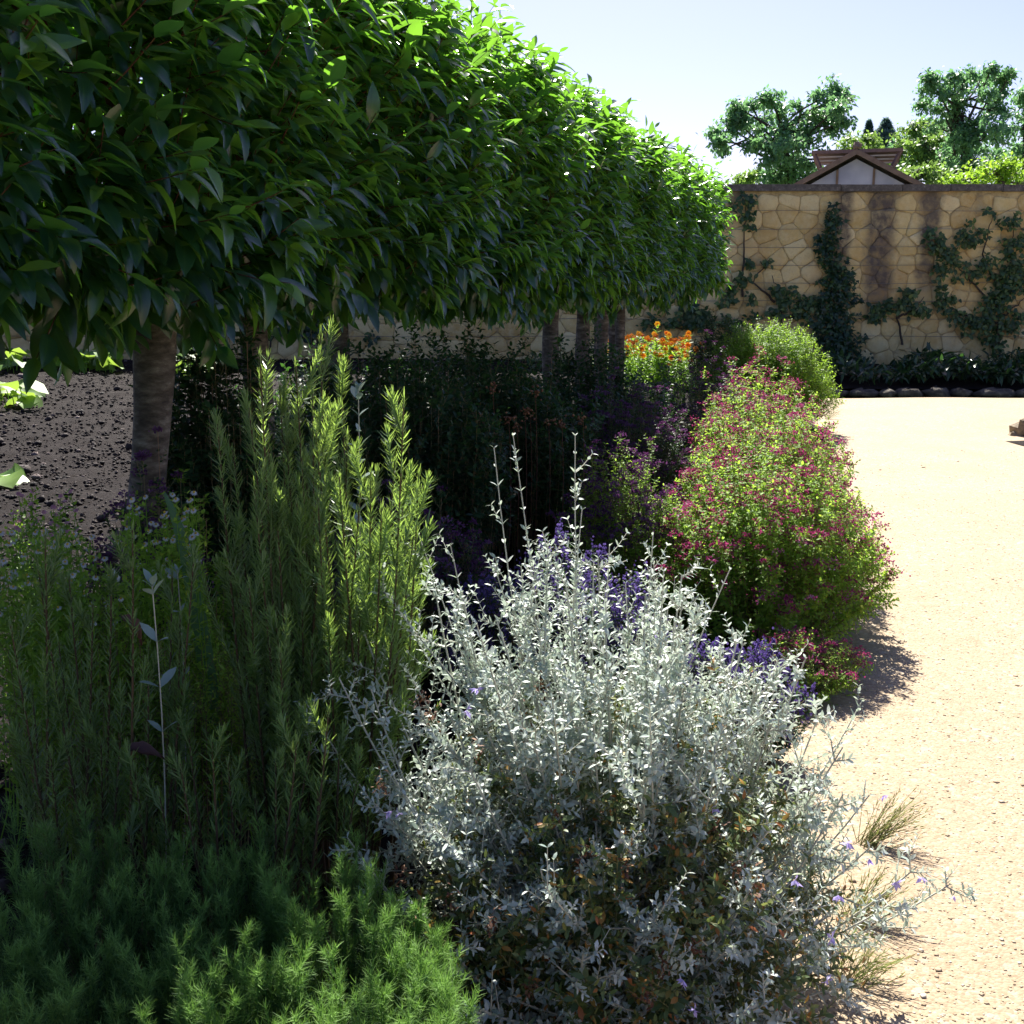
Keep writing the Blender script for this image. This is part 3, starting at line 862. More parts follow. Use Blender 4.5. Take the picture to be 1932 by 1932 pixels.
rosemary('low rosemary with thin dark shoots in front of the tall sunlit one', stems_to(tips, P(450, 1750, 2.2) * [1, 1, 0], .1, kx=.6), side=2, spacing=.0055, slen=.12)

# ------------------------------------------------------------------ southernwood (feathery mounds)
THREAD = strip_t(.065, .1, 1)


def southernwood(label, tips, base, h0=.25):
    t = thing('southernwood_bush', label, 'shrub', (base[0], base[1], 0), 'feathery bushes in the foreground')
    tips = np.array(tips); N = len(tips)
    b0 = tips.copy(); b0[:, :2] = tips[:, :2] * .72 + np.array(base)[:2] * .28; b0[:, 2] = np.maximum(0.0, tips[:, 2] - h0 - U(.05, .2, N))
    b1 = b0 * .4 + tips * .6 + rng.normal(0, .008, (N, 3)); B = (b0, b1, tips)
    gs = Geo(); gn = Geo()
    stem_tubes(gs, B, .0022, .0009, M=6, k=4, R=.75)
    K = 17
    S = branch_from(B, np.linspace(.28, .985, K)[None] + U(-.02, .02, (N, K)), .05, .75, step=2.4, upcurl=.55, jit=.25, whorl=2, lprof=lambda t_: 1.15 - .75 * t_)
    tb = np.tile(np.repeat(np.linspace(.28, .985, K)[None], N, 0).ravel(), 2)
    stem_tubes(gs, S, .0008, .0004, M=3, k=3, R=.8)
    n = len(S[0]); K = 9
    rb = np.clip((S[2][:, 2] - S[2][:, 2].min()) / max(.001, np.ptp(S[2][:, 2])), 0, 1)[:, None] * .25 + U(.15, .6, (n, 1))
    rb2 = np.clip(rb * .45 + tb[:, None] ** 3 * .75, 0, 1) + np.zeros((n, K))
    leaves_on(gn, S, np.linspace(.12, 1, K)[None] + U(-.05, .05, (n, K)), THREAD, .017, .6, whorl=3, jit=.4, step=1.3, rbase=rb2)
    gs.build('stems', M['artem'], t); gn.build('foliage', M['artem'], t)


def fill(xa, xb, ytop, n, dfun, jy=1.0):
    out = []
    for _ in range(n):
        x = U(xa, xb); yt = ytop(x); y = yt + (2010 - yt) * U(0, 1) ** jy
        out.append(P(x, y, dfun(y) + U(-.05, .05)))
    return out


dS = lambda y: 2.12 - (y - 1540) / 460 * .66
tl = [P(x, y, dS(y)) for (x, y) in [(20, 1530), (90, 1570), (60, 1680), (130, 1700), (230, 1650), (290, 1640), (345, 1590), (165, 1600), (30, 1800), (60, 1790), (200, 1790), (170, 1830), (280, 1860), (255, 1690), (100, 1900), (320, 1790), (10, 1900)]]
tl += fill(-60, 400, lambda x: 1545 + 25 * sin(x * .03), 75, dS, .9)
southernwood('dark green feathery bush filling the bottom left corner', tl, P(150, 1850, 1.85) * [1, 1, 0])
tm_ = [P(x, y, dS(y)) for (x, y) in [(490, 1560), (440, 1640), (520, 1700), (560, 1730), (420, 1700), (480, 1760), (600, 1760), (540, 1850), (460, 1850), (390, 1800)]]
tm_ += fill(380, 640, lambda x: 1590 + 20 * sin(x * .05), 48, dS, .9)
southernwood('feathery green bush at the bottom between the dark corner bush and the bright tips', tm_, P(500, 1850, 1.85) * [1, 1, 0])
tr = [P(x, y, dS(y)) for (x, y) in [(670, 1590), (655, 1650), (700, 1640), (750, 1700), (790, 1720), (820, 1760), (740, 1790), (800, 1830), (740, 1815), (860, 1820), (830, 1860), (700, 1850), (640, 1880), (720, 1880), (780, 1900), (890, 1890), (600, 1900)]]
tr += fill(620, 860, lambda x: 1620 + max(0, x - 690) * .95, 42, dS, .9)
southernwood('feathery bush with bright sunlit yellow green tips left of the silver shrub', tr, P(740, 1860, 1.85) * [1, 1, 0])

# ------------------------------------------------------------------ silver germander
SILV = [leaf_t(.36, 3, .25, .12, .45), leaf_t(.42, 3, .1, .25, .5)]


def silver(label, B, name='germander_shrub', side=7, leaf=.0205, old=True, slen=.11, flowers=26, dried=30, lift=.12, extra=None):
    base = B[0].mean(0); t = thing(name, label, 'shrub', (base[0], base[1], 0))
    gs = Geo(); gl = Geo(); N = len(B[0])
    stem_tubes(gs, B, .0042, .0018, M=8, k=5, R=U(0, 1, N))
    S = branch_from(B, np.linspace(.3, .96, side)[None] + U(-.03, .03, (N, side)), slen, .95, step=pi / 2, upcurl=lift, jit=.25, whorl=2, keep=.68, lprof=lambda t_: 1.5 - t_)
    n = len(S[0])
    stem_tubes(gs, S, .0021, .0012, M=4, k=4, R=U(0, 1, n))
    S2 = branch_from(S, np.array([[.45, .75]]) + U(-.08, .08, (n, 2)), slen * .4, .9, upcurl=.3, whorl=2, keep=.3)
    stem_tubes(gs, S2, .0011, .0007, M=3, k=3, R=.6)
    sz = lambda t_: np.where(t_ > .93, .62, 1.0)
    for BB, K, t0, s_ in ((B, 20, .3, 1.1), (S, 6, .12, 1.0), (S2, 4, .25, .85)):
        m_ = len(BB[0]); ts = np.linspace(t0, 1, K)[None] + np.zeros((m_, 1))
        for q in range(2):
            sel = np.arange(m_) % 2 == q
            if sel.any(): leaves_on(gl, tuple(b[sel] for b in BB), ts[sel], SILV[q], leaf * s_, .9, whorl=2, jit=.22, szprof=sz, keep=.93)
    if extra is not None:
        BB = extra; m_ = len(BB[0]); stem_tubes(gs, BB, .0030, .0013, M=9, k=5, R=U(0, 1, m_))
        Z = branch_from(BB, np.linspace(.45, .95, 7)[None] + U(-.03, .03, (m_, 7)), .055, .85, upcurl=.35, whorl=2, keep=.55)
        stem_tubes(gs, Z, .0012, .0008, M=3, k=3, R=.6)
        leaves_on(gl, BB, np.linspace(.3, 1, 20)[None] + np.zeros((m_, 1)), SILV[0], leaf * 1.05, .85, whorl=2, jit=.25, szprof=sz)
        leaves_on(gl, Z, np.linspace(.25, 1, 4)[None] + np.zeros((len(Z[0]), 1)), SILV[1], leaf * .8, .8, whorl=2, jit=.25)
    gs.build('stems', M['silverstem'], t); gl.build('foliage', M['silver'], t)
    return t, S


mc = P(1140, 1880, 2.3); mc[2] = 0
tips = []; tallf = []
for (x, y, d_) in [(968, 822, 2.55), (932, 845, 2.6), (1085, 822, 2.55), (1098, 962, 2.5), (850, 1030, 2.45), (790, 1010, 2.6), (1150, 1030, 2.5), (1232, 1010, 2.6), (1377, 1075, 2.5),
                (1180, 1100, 2.5), (1290, 1120, 2.5), (1120, 1060, 2.45), (930, 1060, 2.45), (1000, 1040, 2.4), (870, 1110, 2.4), (820, 1110, 2.45), (670, 1150, 2.5), (640, 1280, 2.3), (580, 1330, 2.35), (700, 1300, 2.3),
                (1390, 1210, 2.4), (1468, 1245, 2.35), (1520, 1242, 2.35), (1430, 1290, 2.3), (1590, 1410, 2.3), (1545, 1350, 2.35), (1640, 1500, 2.3), (1730, 1635, 2.25), (1790, 1670, 2.3), (1690, 1700, 2.2), (1590, 1500, 2.2), (1640, 1600, 2.2),
                (655, 1580, 2.15), (765, 1500, 2.1), (835, 1560, 2.05), (1020, 1640, 1.95), (850, 1790, 1.95), (730, 1440, 2.2), (1560, 1780, 2.0), (1600, 1850, 2.0), (1500, 1700, 1.95), (1430, 1650, 1.95), (960, 1700, 1.95), (900, 1900, 1.85), (1100, 1800, 1.85), (1280, 1750, 1.85), (1450, 1890, 1.85)]:
    tips.append(P(x, y, d_)); tallf.append(y < 1110)
    if 1110 < y < 1500 and 780 < x < 1450: tips.append(P(x + U(-30, 30), y + U(30, 90), d_ + U(-.08, .08))); tallf.append(False)
Bk = stems_to(tips, mc, .05, kx=.3)
# body of the mound
N = 225
Bd = dome_stems((mc[0] + .03, mc[1] + .02), .53, .76, N, inner=.3, ry=.48, zmin=.16, hvar=.16, bias=(-.06, .05))
b0_, b1_, b2_ = Bk
tq = np.array(tallf); nb = mc + (b2_ - mc) * [.12, .3, 0]; nb[:, 2] = 0; nb = nb + rng.normal(0, .04, nb.shape) * [1, 1, 0]
b0_[tq] = nb[tq]; b1_[tq] = ((b0_ + b2_) / 2 + rng.normal(0, .03, b2_.shape) + [0, 0, .03])[tq]
kp = (Bd[2][:, 2] > .42) | (Bd[2][:, 1] > mc[1] + .05) | (Bd[2][:, 0] > mc[0] + .3) | (rng.random(N) < .17)
Bd = tuple(b[kp] for b in Bd)
tall = np.array(tallf)
n = 62; k_ = rng.integers(0, len(Bd[0]), n); up_ = Bd[2][k_, 2] > .3; k_ = k_[up_]; n = len(k_)
st = Bd[1][k_] * .5 + Bd[2][k_] * .5; dr = nrm((st - mc - [0, 0, .1]) * [1, 1, .9] + rng.normal(0, .22, (n, 3)) + [0, 0, .30]); L_ = U(.18, .40, (n, 1))
Bs = (st, st + dr * L_ * .5, st + dr * L_ + UP * L_ * .08)
t, S = silver('silvery white germander shrub with thin upright shoots in the foreground centre', cat(tuple(b[~tall] for b in Bk), Bd), extra=cat(tuple(b[tall] for b in Bk), Bs))
# older olive leaves lower down and inside
g = Geo()
Bo = dome_stems((mc[0] + .02, mc[1] - .05), .50, .60, 260, inner=.35, ry=.48, zmin=.12, hvar=.15)
leaves_on(g, Bo, np.linspace(.25, 1, 16)[None] + U(-.02, .02, (260, 16)), SILV[1], .026, .95, whorl=2, jit=.35)
So = branch_from(Bo, np.linspace(.35, .95, 5)[None] + np.zeros((260, 1)), .08, .9, whorl=2, keep=.7, upcurl=.1)
leaves_on(g, So, np.linspace(.15, 1, 6)[None] + np.zeros((len(So[0]), 1)), SILV[0], .020, .9, whorl=2, jit=.35)
g.build('old_leaves', M['olive'], t)
g = Geo(); stem_tubes(g, So, .0012, .0007, M=3, k=3); stem_tubes(g, Bo, .003, .0012, M=5, k=4); g.build('old_stems', M['rosestem'], t)
# dried calyx clusters
BL = blob_t()
for (x, y, d_) in [(795, 1320, 2.1), (815, 1350, 2.1), (990, 1240, 2.35), (1020, 1300, 2.2), (985, 1350, 2.15), (1000, 1390, 2.1), (720, 1480, 2.0), (1100, 1610, 1.85), (1180, 1640, 1.85), (850, 1700, 1.9), (930, 1740, 1.85), (1000, 1870, 1.8), (1390, 1640, 1.9), (1430, 1680, 1.9), (1310, 1790, 1.8), (1250, 1820, 1.8), (1050, 1540, 1.95), (900, 1410, 2.1), (1220, 1880, 1.75), (1350, 1560, 2.0), (760, 1650, 2.0)]:
    c = P(x, y, d_ + .06); n = 30; g = Geo()
    q = c + rng.normal(0, 1, (n, 3)) * [.007, .007, .014]
    g.inst(SILV[1], frames(rng.normal(0, 1, (n, 3)), UP, U(.008, .015, n)), q, U(0, 1, n))
    g.build('dried_calyx', M['dried'], t)
PET = leaf_t(.45, 2, .2, .4, .6)
for (x, y, d_) in [(735, 1530, 2.0), (752, 1535, 2.0), (1600, 1590, 2.1), (1640, 1620, 2.1), (1740, 1655, 2.15), (1580, 1690, 2.0), (1570, 1770, 1.95), (1560, 1850, 1.9), (1290, 1850, 1.75), (1310, 1905, 1.75), (1500, 1660, 1.95), (1350, 1520, 2.05), (1670, 1500, 2.2), (900, 1300, 2.2), (880, 1340, 2.2), (1240, 1200, 2.45), (1800, 1690, 2.3), (1690, 1665, 2.2)]:
    n = 6; c = P(x, y, d_); g = Geo()
    g.inst(PET, frames(rng.normal(0, .6, (n, 3)) + [0, -.2, -.5], rng.normal(0, 1, (n, 3)), U(.012, .020, n)), np.repeat(c[None], n, 0), U(0, 1, n))
    g.build('flower', M['lilac'], t)

# grey sage shoots standing by themselves
def sage(label, tip, d_, base_y, leaf, n, lbl_group=None, mat='sagegrey'):
    tp = P(tip[0], tip[1], d_); b0 = tp.copy(); b0[0] += U(-.09, -.04); b0[1] += .15; b0[2] = 0
    B = (b0[None], ((b0 + tp) / 2)[None] + [.03, 0, 0], tp[None])
    t = thing('sage_shoot', label, 'plant', b0)
    g = Geo(); stem_tubes(g, B, .0021, .0013, M=8, k=6); g.build('stem', M['silverstem'], t)
    g = Geo(); t0 = (base_y)
    leaves_on(g, B, np.linspace(t0, .98, n)[None], leaf_t(.42, 4, .2, .15, .5), leaf, .85, whorl=2, jit=.25)
    leaves_on(g, B, np.array([[.995, 1.0]]), leaf_t(.42, 4, .2, .15, .5), leaf * .7, .45, whorl=2, jit=.2)
    g.build('leaves', M[mat], t)


sage('tall grey stem with broad felty leaves beside the top of the tall rosemary', (676, 735), 2.9, .72, .045, 9)
sage('single pale stem with paired grey leaves in front of the dark rosemary', (287, 1105), 2.2, .66, .050, 4)
sage('short pale leaf cluster on a stem among the white daisies', (335, 1080), 2.6, .7, .036, 4)

# ------------------------------------------------------------------ flowering herb clumps
OLEAF = leaf_t(.5, 3, .15, .25, .42)


def herb(name, label, B, leafm, flowm, leaf=.022, K=16, side=6, heads=True, head_r=.016, nf=26, fs=.009, group=None, slen=.09, t0=.2, fl_keep=1.0, stemm='oregstem', catg='plant', spike=0):
    base = B[0].mean(0); N = len(B[0])
    t = thing(name, label, catg, (base[0], base[1], 0), group)
    gs = Geo(); gl = Geo(); gf = Geo()
    stem_tubes(gs, B, .0022, .001, M=6, k=4, R=U(0, 1, N))
    S = branch_from(B, np.linspace(.42, .97, side)[None] + U(-.03, .03, (N, side)), slen, .75, upcurl=.35, jit=.25, whorl=2, keep=.75, lprof=lambda t_: 1.5 - t_)
    stem_tubes(gs, S, .0012, .0008, M=3, k=3, R=.5)
    leaves_on(gl, B, np.linspace(t0, .96, K)[None] + U(-.01, .01, (N, K)), OLEAF, leaf, 1.0, whorl=2, jit=.28, grav=.15)
    n = len(S[0])
    leaves_on(gl, S, np.linspace(.15, .9, 4)[None] + U(-.05, .05, (n, 4)), OLEAF, leaf * .75, .9, whorl=2, jit=.3, grav=.1)
    gs.build('stems', M[stemm], t); gl.build('foliage', M[leafm], t)
    if heads:
        H = np.concatenate([B[2][rng.random(N) < min(1, fl_keep * 1.5)], S[2][rng.random(n) < fl_keep * .3]]); H = H[H[:, 2] > np.quantile(H[:, 2], .12)]
        hr = head_r * U(.6, 1.3, (len(H), 1, 1)); hc = U(0, 1, (len(H), 1))
        sp_ = np.array([1, 1, .55]) if not spike else np.array([.45, .45, spike])
        q = (H[:, None] + rng.normal(0, 1, (len(H), nf, 3)) * hr * sp_ * .6).reshape(-1, 3)
        R = np.clip(np.broadcast_to(hc, (len(H), nf)).ravel() * .75 + U(0, .3, len(q)), 0, .999)
        D = nrm(q - np.repeat(H, nf, 0) + UP * .01 + 1e-5)
        gf.inst(FLO, frames(D, UP + rng.normal(0, .5, D.shape), fs * U(.7, 1.4, len(q))), q, R)
        gf.build('flower_heads', M[flowm], t)
    return t


FLO = (lambda a, b: (np.concatenate([a[0], b[0][:, [2, 1, 0]]]), np.concatenate([a[1], b[1] + len(a[0])]), np.concatenate([a[2], b[2]])))(leaf_t(.8, 2, .2, .1, .5), leaf_t(.8, 2, .2, .1, .5))


def clump(cx, cy_, rad, h, N, **k):
    return dome_stems((cx, cy_), rad, h, N, **k)


og = 'flowering oregano clumps along the path'
herb('oregano_clump', 'sunlit oregano bulging over the path with pink flower heads and a shadow on the gravel', clump(1.16, 4.95, .60, .70, 360, inner=.4, ry=.55, zmin=.1, hvar=.17), 'oregano', 'oregflower', group=og, fl_keep=.4, nf=30, head_r=.024, leaf=.029)
herb('oregano_clump', 'oregano with dense purple pink heads in the middle of the clumps', clump(1.38, 5.95, .55, .85, 300, inner=.5, ry=.75, zmin=.3, hvar=.15), 'oregano', 'oregflower', group=og, nf=30, fl_keep=.5, head_r=.026, leaf=.029)
herb('oregano_clump', 'farthest sunlit oregano with pale pink heads in front of the round green bush', clump(1.60, 7.2, .50, .95, 230, inner=.5, ry=.8, zmin=.45, hvar=.14), 'oregano', 'oregflower', group=og, nf=28, fl_keep=.55, head_r=.028, leaf=.030)
herb('oregano_clump', 'low dark red oregano lying at the edge of the gravel behind the silver shrub', clump(1.14, 4.22, .30, .20, 80, inner=.4, ry=.2, zmin=.15), 'oregano', 'oregflower', group=og, leaf=.018, K=9, fl_keep=.45, fs=.007)
herb('oregano_clump', 'half shaded oregano with tall purple heads left of the sunlit clumps', clump(.52, 5.2, .32, .78, 130, inner=.6, zmin=.6, hvar=.12), 'oregano', 'purple', group=og)
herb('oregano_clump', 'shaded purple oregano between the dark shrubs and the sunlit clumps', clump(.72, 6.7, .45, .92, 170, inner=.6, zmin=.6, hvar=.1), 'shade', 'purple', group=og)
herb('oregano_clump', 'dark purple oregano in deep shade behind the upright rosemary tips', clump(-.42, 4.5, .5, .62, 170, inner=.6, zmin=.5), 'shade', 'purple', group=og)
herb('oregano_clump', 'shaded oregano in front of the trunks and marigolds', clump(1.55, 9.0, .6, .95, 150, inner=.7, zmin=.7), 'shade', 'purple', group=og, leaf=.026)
herb('oregano_clump', 'small oregano with violet heads around the foot of the thick trunk', clump(P(275, 950, 3.6)[0], 3.6, .2, .92, 60, inner=.7, zmin=.7), 'shade', 'purple', group=og)
herb('golden_oregano', 'yellow leaved clump at the path edge between the oregano and the round bush', clump(RowX(8.3, -.55), 8.3, .22, .42, 70, inner=.5), 'golden', None, heads=False, leaf=.035)
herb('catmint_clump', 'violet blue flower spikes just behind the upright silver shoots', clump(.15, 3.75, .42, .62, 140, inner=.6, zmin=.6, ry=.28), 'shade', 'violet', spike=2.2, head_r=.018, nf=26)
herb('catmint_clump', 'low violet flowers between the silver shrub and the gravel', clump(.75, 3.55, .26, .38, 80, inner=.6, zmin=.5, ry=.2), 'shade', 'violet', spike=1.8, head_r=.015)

# dark leafy perennials in the shade of the laurels
sg = 'shaded leafy perennials under the laurels'
for (lab, cx, cy_, r_, h_, n_) in [('dark leafy perennial under the crown just right of the tall rosemary', P(760, 900, 5.2)[0], 5.4, .5, 1.12, 190),
                                   ('dark leafy perennial with peach dead heads in the middle of the shaded bed', P(960, 900, 6.2)[0], 6.3, .55, 1.1, 200),
                                   ('glossy dark perennial below the pale trunks', P(1110, 900, 7.4)[0], 7.5, .55, 1.12, 200),
                                   ('tall dark foliage left of the pale trunks', P(850, 700, 7.0)[0], 7.1, .6, 1.18, 240),
                                   ('dark bushy foliage behind the tall rosemary spires', P(650, 800, 5.8)[0], 5.9, .6, 1.2, 200)]:
    herb('leafy_perennial', lab, clump(cx, cy_, r_, h_, n_, inner=.8, zmin=.75, hvar=.1), 'shade', None, heads=False, leaf=.05, K=15, side=5, slen=.14, group=sg)
g = Geo()
t = thing('dead_flower_heads', 'small peach coloured dry flower heads on thin stalks in the shaded bed', 'plant', P(980, 960, 5.6) * [1, 1, 0])
for (x, y) in [(990, 775), (1000, 782), (1035, 795), (960, 790), (930, 730), (905, 790), (1060, 800), (975, 800), (1010, 740), (1100, 790), (890, 840)]:
    c = P(x, y, 5.6 + U(-.2, .2)); n = 16
    g.inst(BL, frames(rng.normal(0, 1, (n, 3)), UP, U(.01, .016, n)), c + rng.normal(0, .014, (n, 3)), U(.5, 1, n))
    b0 = c.copy(); b0[2] = .3; stem_tubes(g, (b0[None], ((b0 + c) / 2 + [.02, 0, 0])[None], c[None]), .0025, .0015)
g.build('seed_heads', M['dried'], t)
herb('leafy_shrub', 'small round leaved shrub just right of the thick trunk', clump(P(380, 900, 4.2)[0], 4.2, .28, 1.30, 110, inner=.7, zmin=.55, hvar=.15), 'shade', None, heads=False, leaf=.045, K=18, side=6, catg='shrub')
herb('leafy_shrub', 'upright dark shrub hiding the foot of the second trunk behind the rosemary', clump(P(445, 900, 4.3)[0], 4.2, .25, 1.34, 110, inner=.7, zmin=.6, hvar=.12), 'shade', None, heads=False, leaf=.045, K=18, side=6, catg='shrub')
herb('leafy_shrub', 'green shrub with leaves lit from behind at the foot of the thick trunk', clump(P(370, 1000, 3.9)[0], 3.7, .25, .75, 80, inner=.7, zmin=.5, hvar=.2), 'fresh', None, heads=False, leaf=.035, K=15, side=5, catg='shrub')

# round green bush at the path's end
herb('round_bush', 'round bright green bush beside the far end of the path', clump(RowX(12.4, -1.0), 12.4, .80, 1.14, 480, inner=.4, zmin=.15, hvar=.05), 'fresh', None, heads=False, leaf=.035, K=22, side=7, slen=.13, catg='bush')
herb('round_bush', 'left side of the round bright bush, with its shade put into darker leaves', clump(2.42, 13.1, .45, 1.16, 200, inner=.5, zmin=.4, hvar=.08), 'shade', None, heads=False, leaf=.035, K=20, side=7, slen=.13, catg='bush')  # shaded left side of the round bush, shade put into the leaf colour

# marigolds
def marigolds(label, pts, d0, h):
    t = thing('marigold_plant', label, 'flowers', P(pts[0][0], 800, d0) * [1, 1, 0], 'marigolds below the end of the laurels')
    gs = Geo(); gf = Geo()
    tp = np.array([P(x, y, d0 + U(-.4, .4)) for x, y in pts]); b0 = tp.copy(); b0[:, 2] = 0; b0[:, :2] += rng.normal(0, .08, (len(tp), 2))
    B = (b0, (b0 + tp) / 2, tp); stem_tubes(gs, B, .004, .0025, M=5)
    leaves_on(gs, B, np.linspace(.4, .95, 12)[None] + np.zeros((len(tp), 1)), leaf_t(.35, 3), .075, .9, whorl=2, jit=.3)
    PETM = leaf_t(.3, 2, .1, .1, .7)
    for c in tp:
        gf = Geo(); n = 20; a = np.arange(n) * 2 * pi / n * 1.618; f = nrm(np.array([U(-.6, .6), -.8, U(.2, 1)]))
        X = nrm(np.cross(f, UP)); Y = np.cross(X, f)
        D = np.cos(a)[:, None] * X + np.sin(a)[:, None] * Y + f * .25
        gf.inst(PETM, frames(D, f, U(.036, .052, n)), np.repeat(c[None], n, 0), np.full(n, U(0, 1)))
        gf.inst(BL, frames(f[None], UP, .018), c[None], .3); gf.build('flower', M['marigold'], t)
    gs.build('foliage', M['fresh'], t)


marigolds('yellow orange marigolds in the sun right of the slim trunks', [(1240, 612)] + [(U(1180, 1300), U(628, 672)) for _ in range(95)], 14.7, 1)
marigolds('orange red marigolds in shade beside the shaded side of the round bush', [(U(1262, 1335), U(640, 690)) for _ in range(22)], 14.2, 1)
marigolds('few marigolds glimpsed between the pale trunks', [(U(1125, 1145), U(640, 668)) for _ in range(8)] + [(1160, 665), (1135, 660)], 14.6, 1)

# squash leaves beyond the soil
def squash(label, pts, d0):
    t = thing('squash_plant', label, 'plant', P(pts[0][0], pts[0][1], d0) * [1, 1, 0], 'squash plants on the far side of the soil')
    g = Geo(); n0 = len(pts)
    c = np.array([P(x, y, d0 + U(-.6, .6)) for x, y in pts]); c[:, 2] = c[:, 2] + .02; 
    b0 = c.copy(); b0[:, 2] -= .25; stem_tubes(g, (b0, (b0 + c) / 2 + [.03, 0, 0], c), .008, .005, M=4)
    LT = leaf_t(1.1, 4, .25, .25, .4, wave=.05)
    D = np.stack([rng.normal(0, 1, n0), rng.normal(-.3, 1, n0), rng.normal(-.1, .2, n0)], -1)
    g.inst(LT, frames(D, UP + rng.normal(0, .35, (n0, 3)), U(.2, .34, n0)), c, U(0, 1, n0))
    g.build('leaves', M['squash'], t)


squash('row of sunlit squash leaves under the lower left of the laurel crown', [(U(-20, 215), U(662, 690)) for _ in range(75)], 17.2)
squash('bright squash leaves just right of the thick trunk', [(U(312, 400), U(662, 700)) for _ in range(26)], 16.5)
squash('yellow green squash leaves at the left edge in the middle of the soil', [(U(-10, 62), U(728, 762)) for _ in range(20)], 13.6)
squash('tiny seedling at the left edge of the dark soil', [(U(0, 22), U(896, 915)) for _ in range(5)], 8.9)

# daisies, pink flowers
def daisies(label, pts, d0, petal='daisy', name='daisy_clump', leafm='oregano', ps=.008, eye=True, grp=None):
    t = thing(name, label, 'flowers', P(pts[0][0], pts[0][1], d0) * [1, 1, 0], grp)
    gs = Geo(); gf = Geo(); ge = Geo()
    tp = np.array([P(x, y, d0 + U(-.2, .2)) for x, y in pts]); b0 = tp.copy(); b0[:, 2] = 0.02; b0[:, :2] += rng.normal(0, .06, (len(tp), 2))
    B = (b0, (b0 + tp) / 2 + rng.normal(0, .02, tp.shape), tp); stem_tubes(gs, B, .0018, .001, M=5)
    S = branch_from(B, np.linspace(.3, .95, 8)[None] + np.zeros((len(tp), 1)), .05, .8)
    leaves_on(gs, B, np.linspace(.2, .93, 16)[None] + np.zeros((len(tp), 1)), OLEAF, .026, .9, whorl=2, jit=.35)
    leaves_on(gs, S, np.linspace(.2, 1, 4)[None] + np.zeros((len(S[0]), 1)), OLEAF, .018, .8, whorl=2, jit=.35)
    for c in tp:
        gf = Geo(); n = 13; a = np.arange(n) * 2 * pi / n; f = nrm(np.array([U(-.5, .5), -.7 + U(-.4, .4), .8]))
        X = nrm(np.cross(f, UP)); Y = np.cross(X, f); D = np.cos(a)[:, None] * X + np.sin(a)[:, None] * Y
        gf.inst(leaf_t(.42, 2, .1, .15, .7), frames(D, f, ps * 1.3 * U(.9, 1.1, n)), np.repeat(c[None], n, 0), U(0, 1, n))
        if eye: gf.inst(BL, frames(f[None], UP, ps * .9), c[None], U(0, 1, 1), 1)
        gf.build('flower', [M[petal], M['daisyeye']], t)
    gs.build('foliage', M[leafm], t)


dg = 'white daisies around the laurel trunk'
daisies('white daisies with yellow centres in front of the thick trunk', [(U(240, 375), U(925, 1090)) for _ in range(60)], 3.1, grp=dg)
daisies('hazy cluster of white daisies at the left edge of the bed', [(U(-10, 230), U(1000, 1180)) for _ in range(95)], 2.95, grp=dg)
daisies('sunlit pink flowers beside the dark soil at the left', [(U(20, 165), U(925, 1010)) for _ in range(34)], 3.5, petal='pink', name='pink_flower_clump', leafm='fresh', eye=False)
herb('leafy_shrub', 'yellow green low clump lit by the sun at the left edge of the soil', clump(P(110, 1000, 3.5)[0], 3.5, .2, .52, 50, inner=.8, zmin=.7), 'fresh', None, heads=False, leaf=.03, K=12, side=4)
herb('thyme_clump', 'fine leaved herb in shade below the white daisies', clump(P(240, 1200, 2.9)[0], 2.95, .34, .66, 160, inner=.9, zmin=.75, hvar=.1), 'oregano', None, heads=False, leaf=.018, K=20, side=6)

# iris blades
def blade(label, pa, pb, d_, w):
    a = P(pa[0], pa[1], d_); b = P(pb[0], pb[1], d_ + .03)
    a0 = a.copy(); a0[2] = 0.0; a0[0] += .04 if d_ < 3.2 else -.3
    g = Geo(); n = 9; ts = np.linspace(0, 1, n); B = (a0[None], a[None], b[None]); p, _ = bev(B, ts); p = p[0]
    ww = w * np.sin(np.clip(1.05 - ts, 0, 1) * pi * .62) ** .8
    sd = np.array([1, .1, .35]); sd = sd / np.linalg.norm(sd)
    V = np.concatenate([np.stack([q - sd * k_, q + np.array([0, -.004, 0]), q + sd * k_]) for q, k_ in zip(p, ww)])
    F = [[3 * i + j, 3 * i + j + 1, 3 * i + j + 4, 3 * i + j + 3] for i in range(n - 1) for j in (0, 1)]
    g.raw(V, F, U(0, 1)); tag(g.build('iris_leaf', M['blade']), label, 'plant')


blade('broad pointed iris leaf leaning left beside the white daisies', (372, 1030), (310, 930), 3.0, .026)
blade('second iris leaf standing at the right foot of the tall rosemary', (800, 1030), (812, 958), 3.4, .012)

# fallen leaves caught in the rosemary
for (x, y, d_, lab, rz) in [(258, 1172, 2.27, 'brown curled leaf caught in the rosemary beside the single pale stem', .6), (268, 1425, 2.2, 'reddish brown fallen leaf low in the dark rosemary', -.1)]:
    g = Geo(); D = np.array([[cos(rz) * .9, 0, -sin(rz)]]); g.inst(leaf_t(.42, 6, .9, .55, .45, wave=.05), frames(D, np.array([[.3, -.4, .8]]), .075), P(x - 30, y - 10, d_)[None], U(0, 1, 1))
    tag(g.build('fallen_leaf', M['deadleaf']), lab, 'leaf')

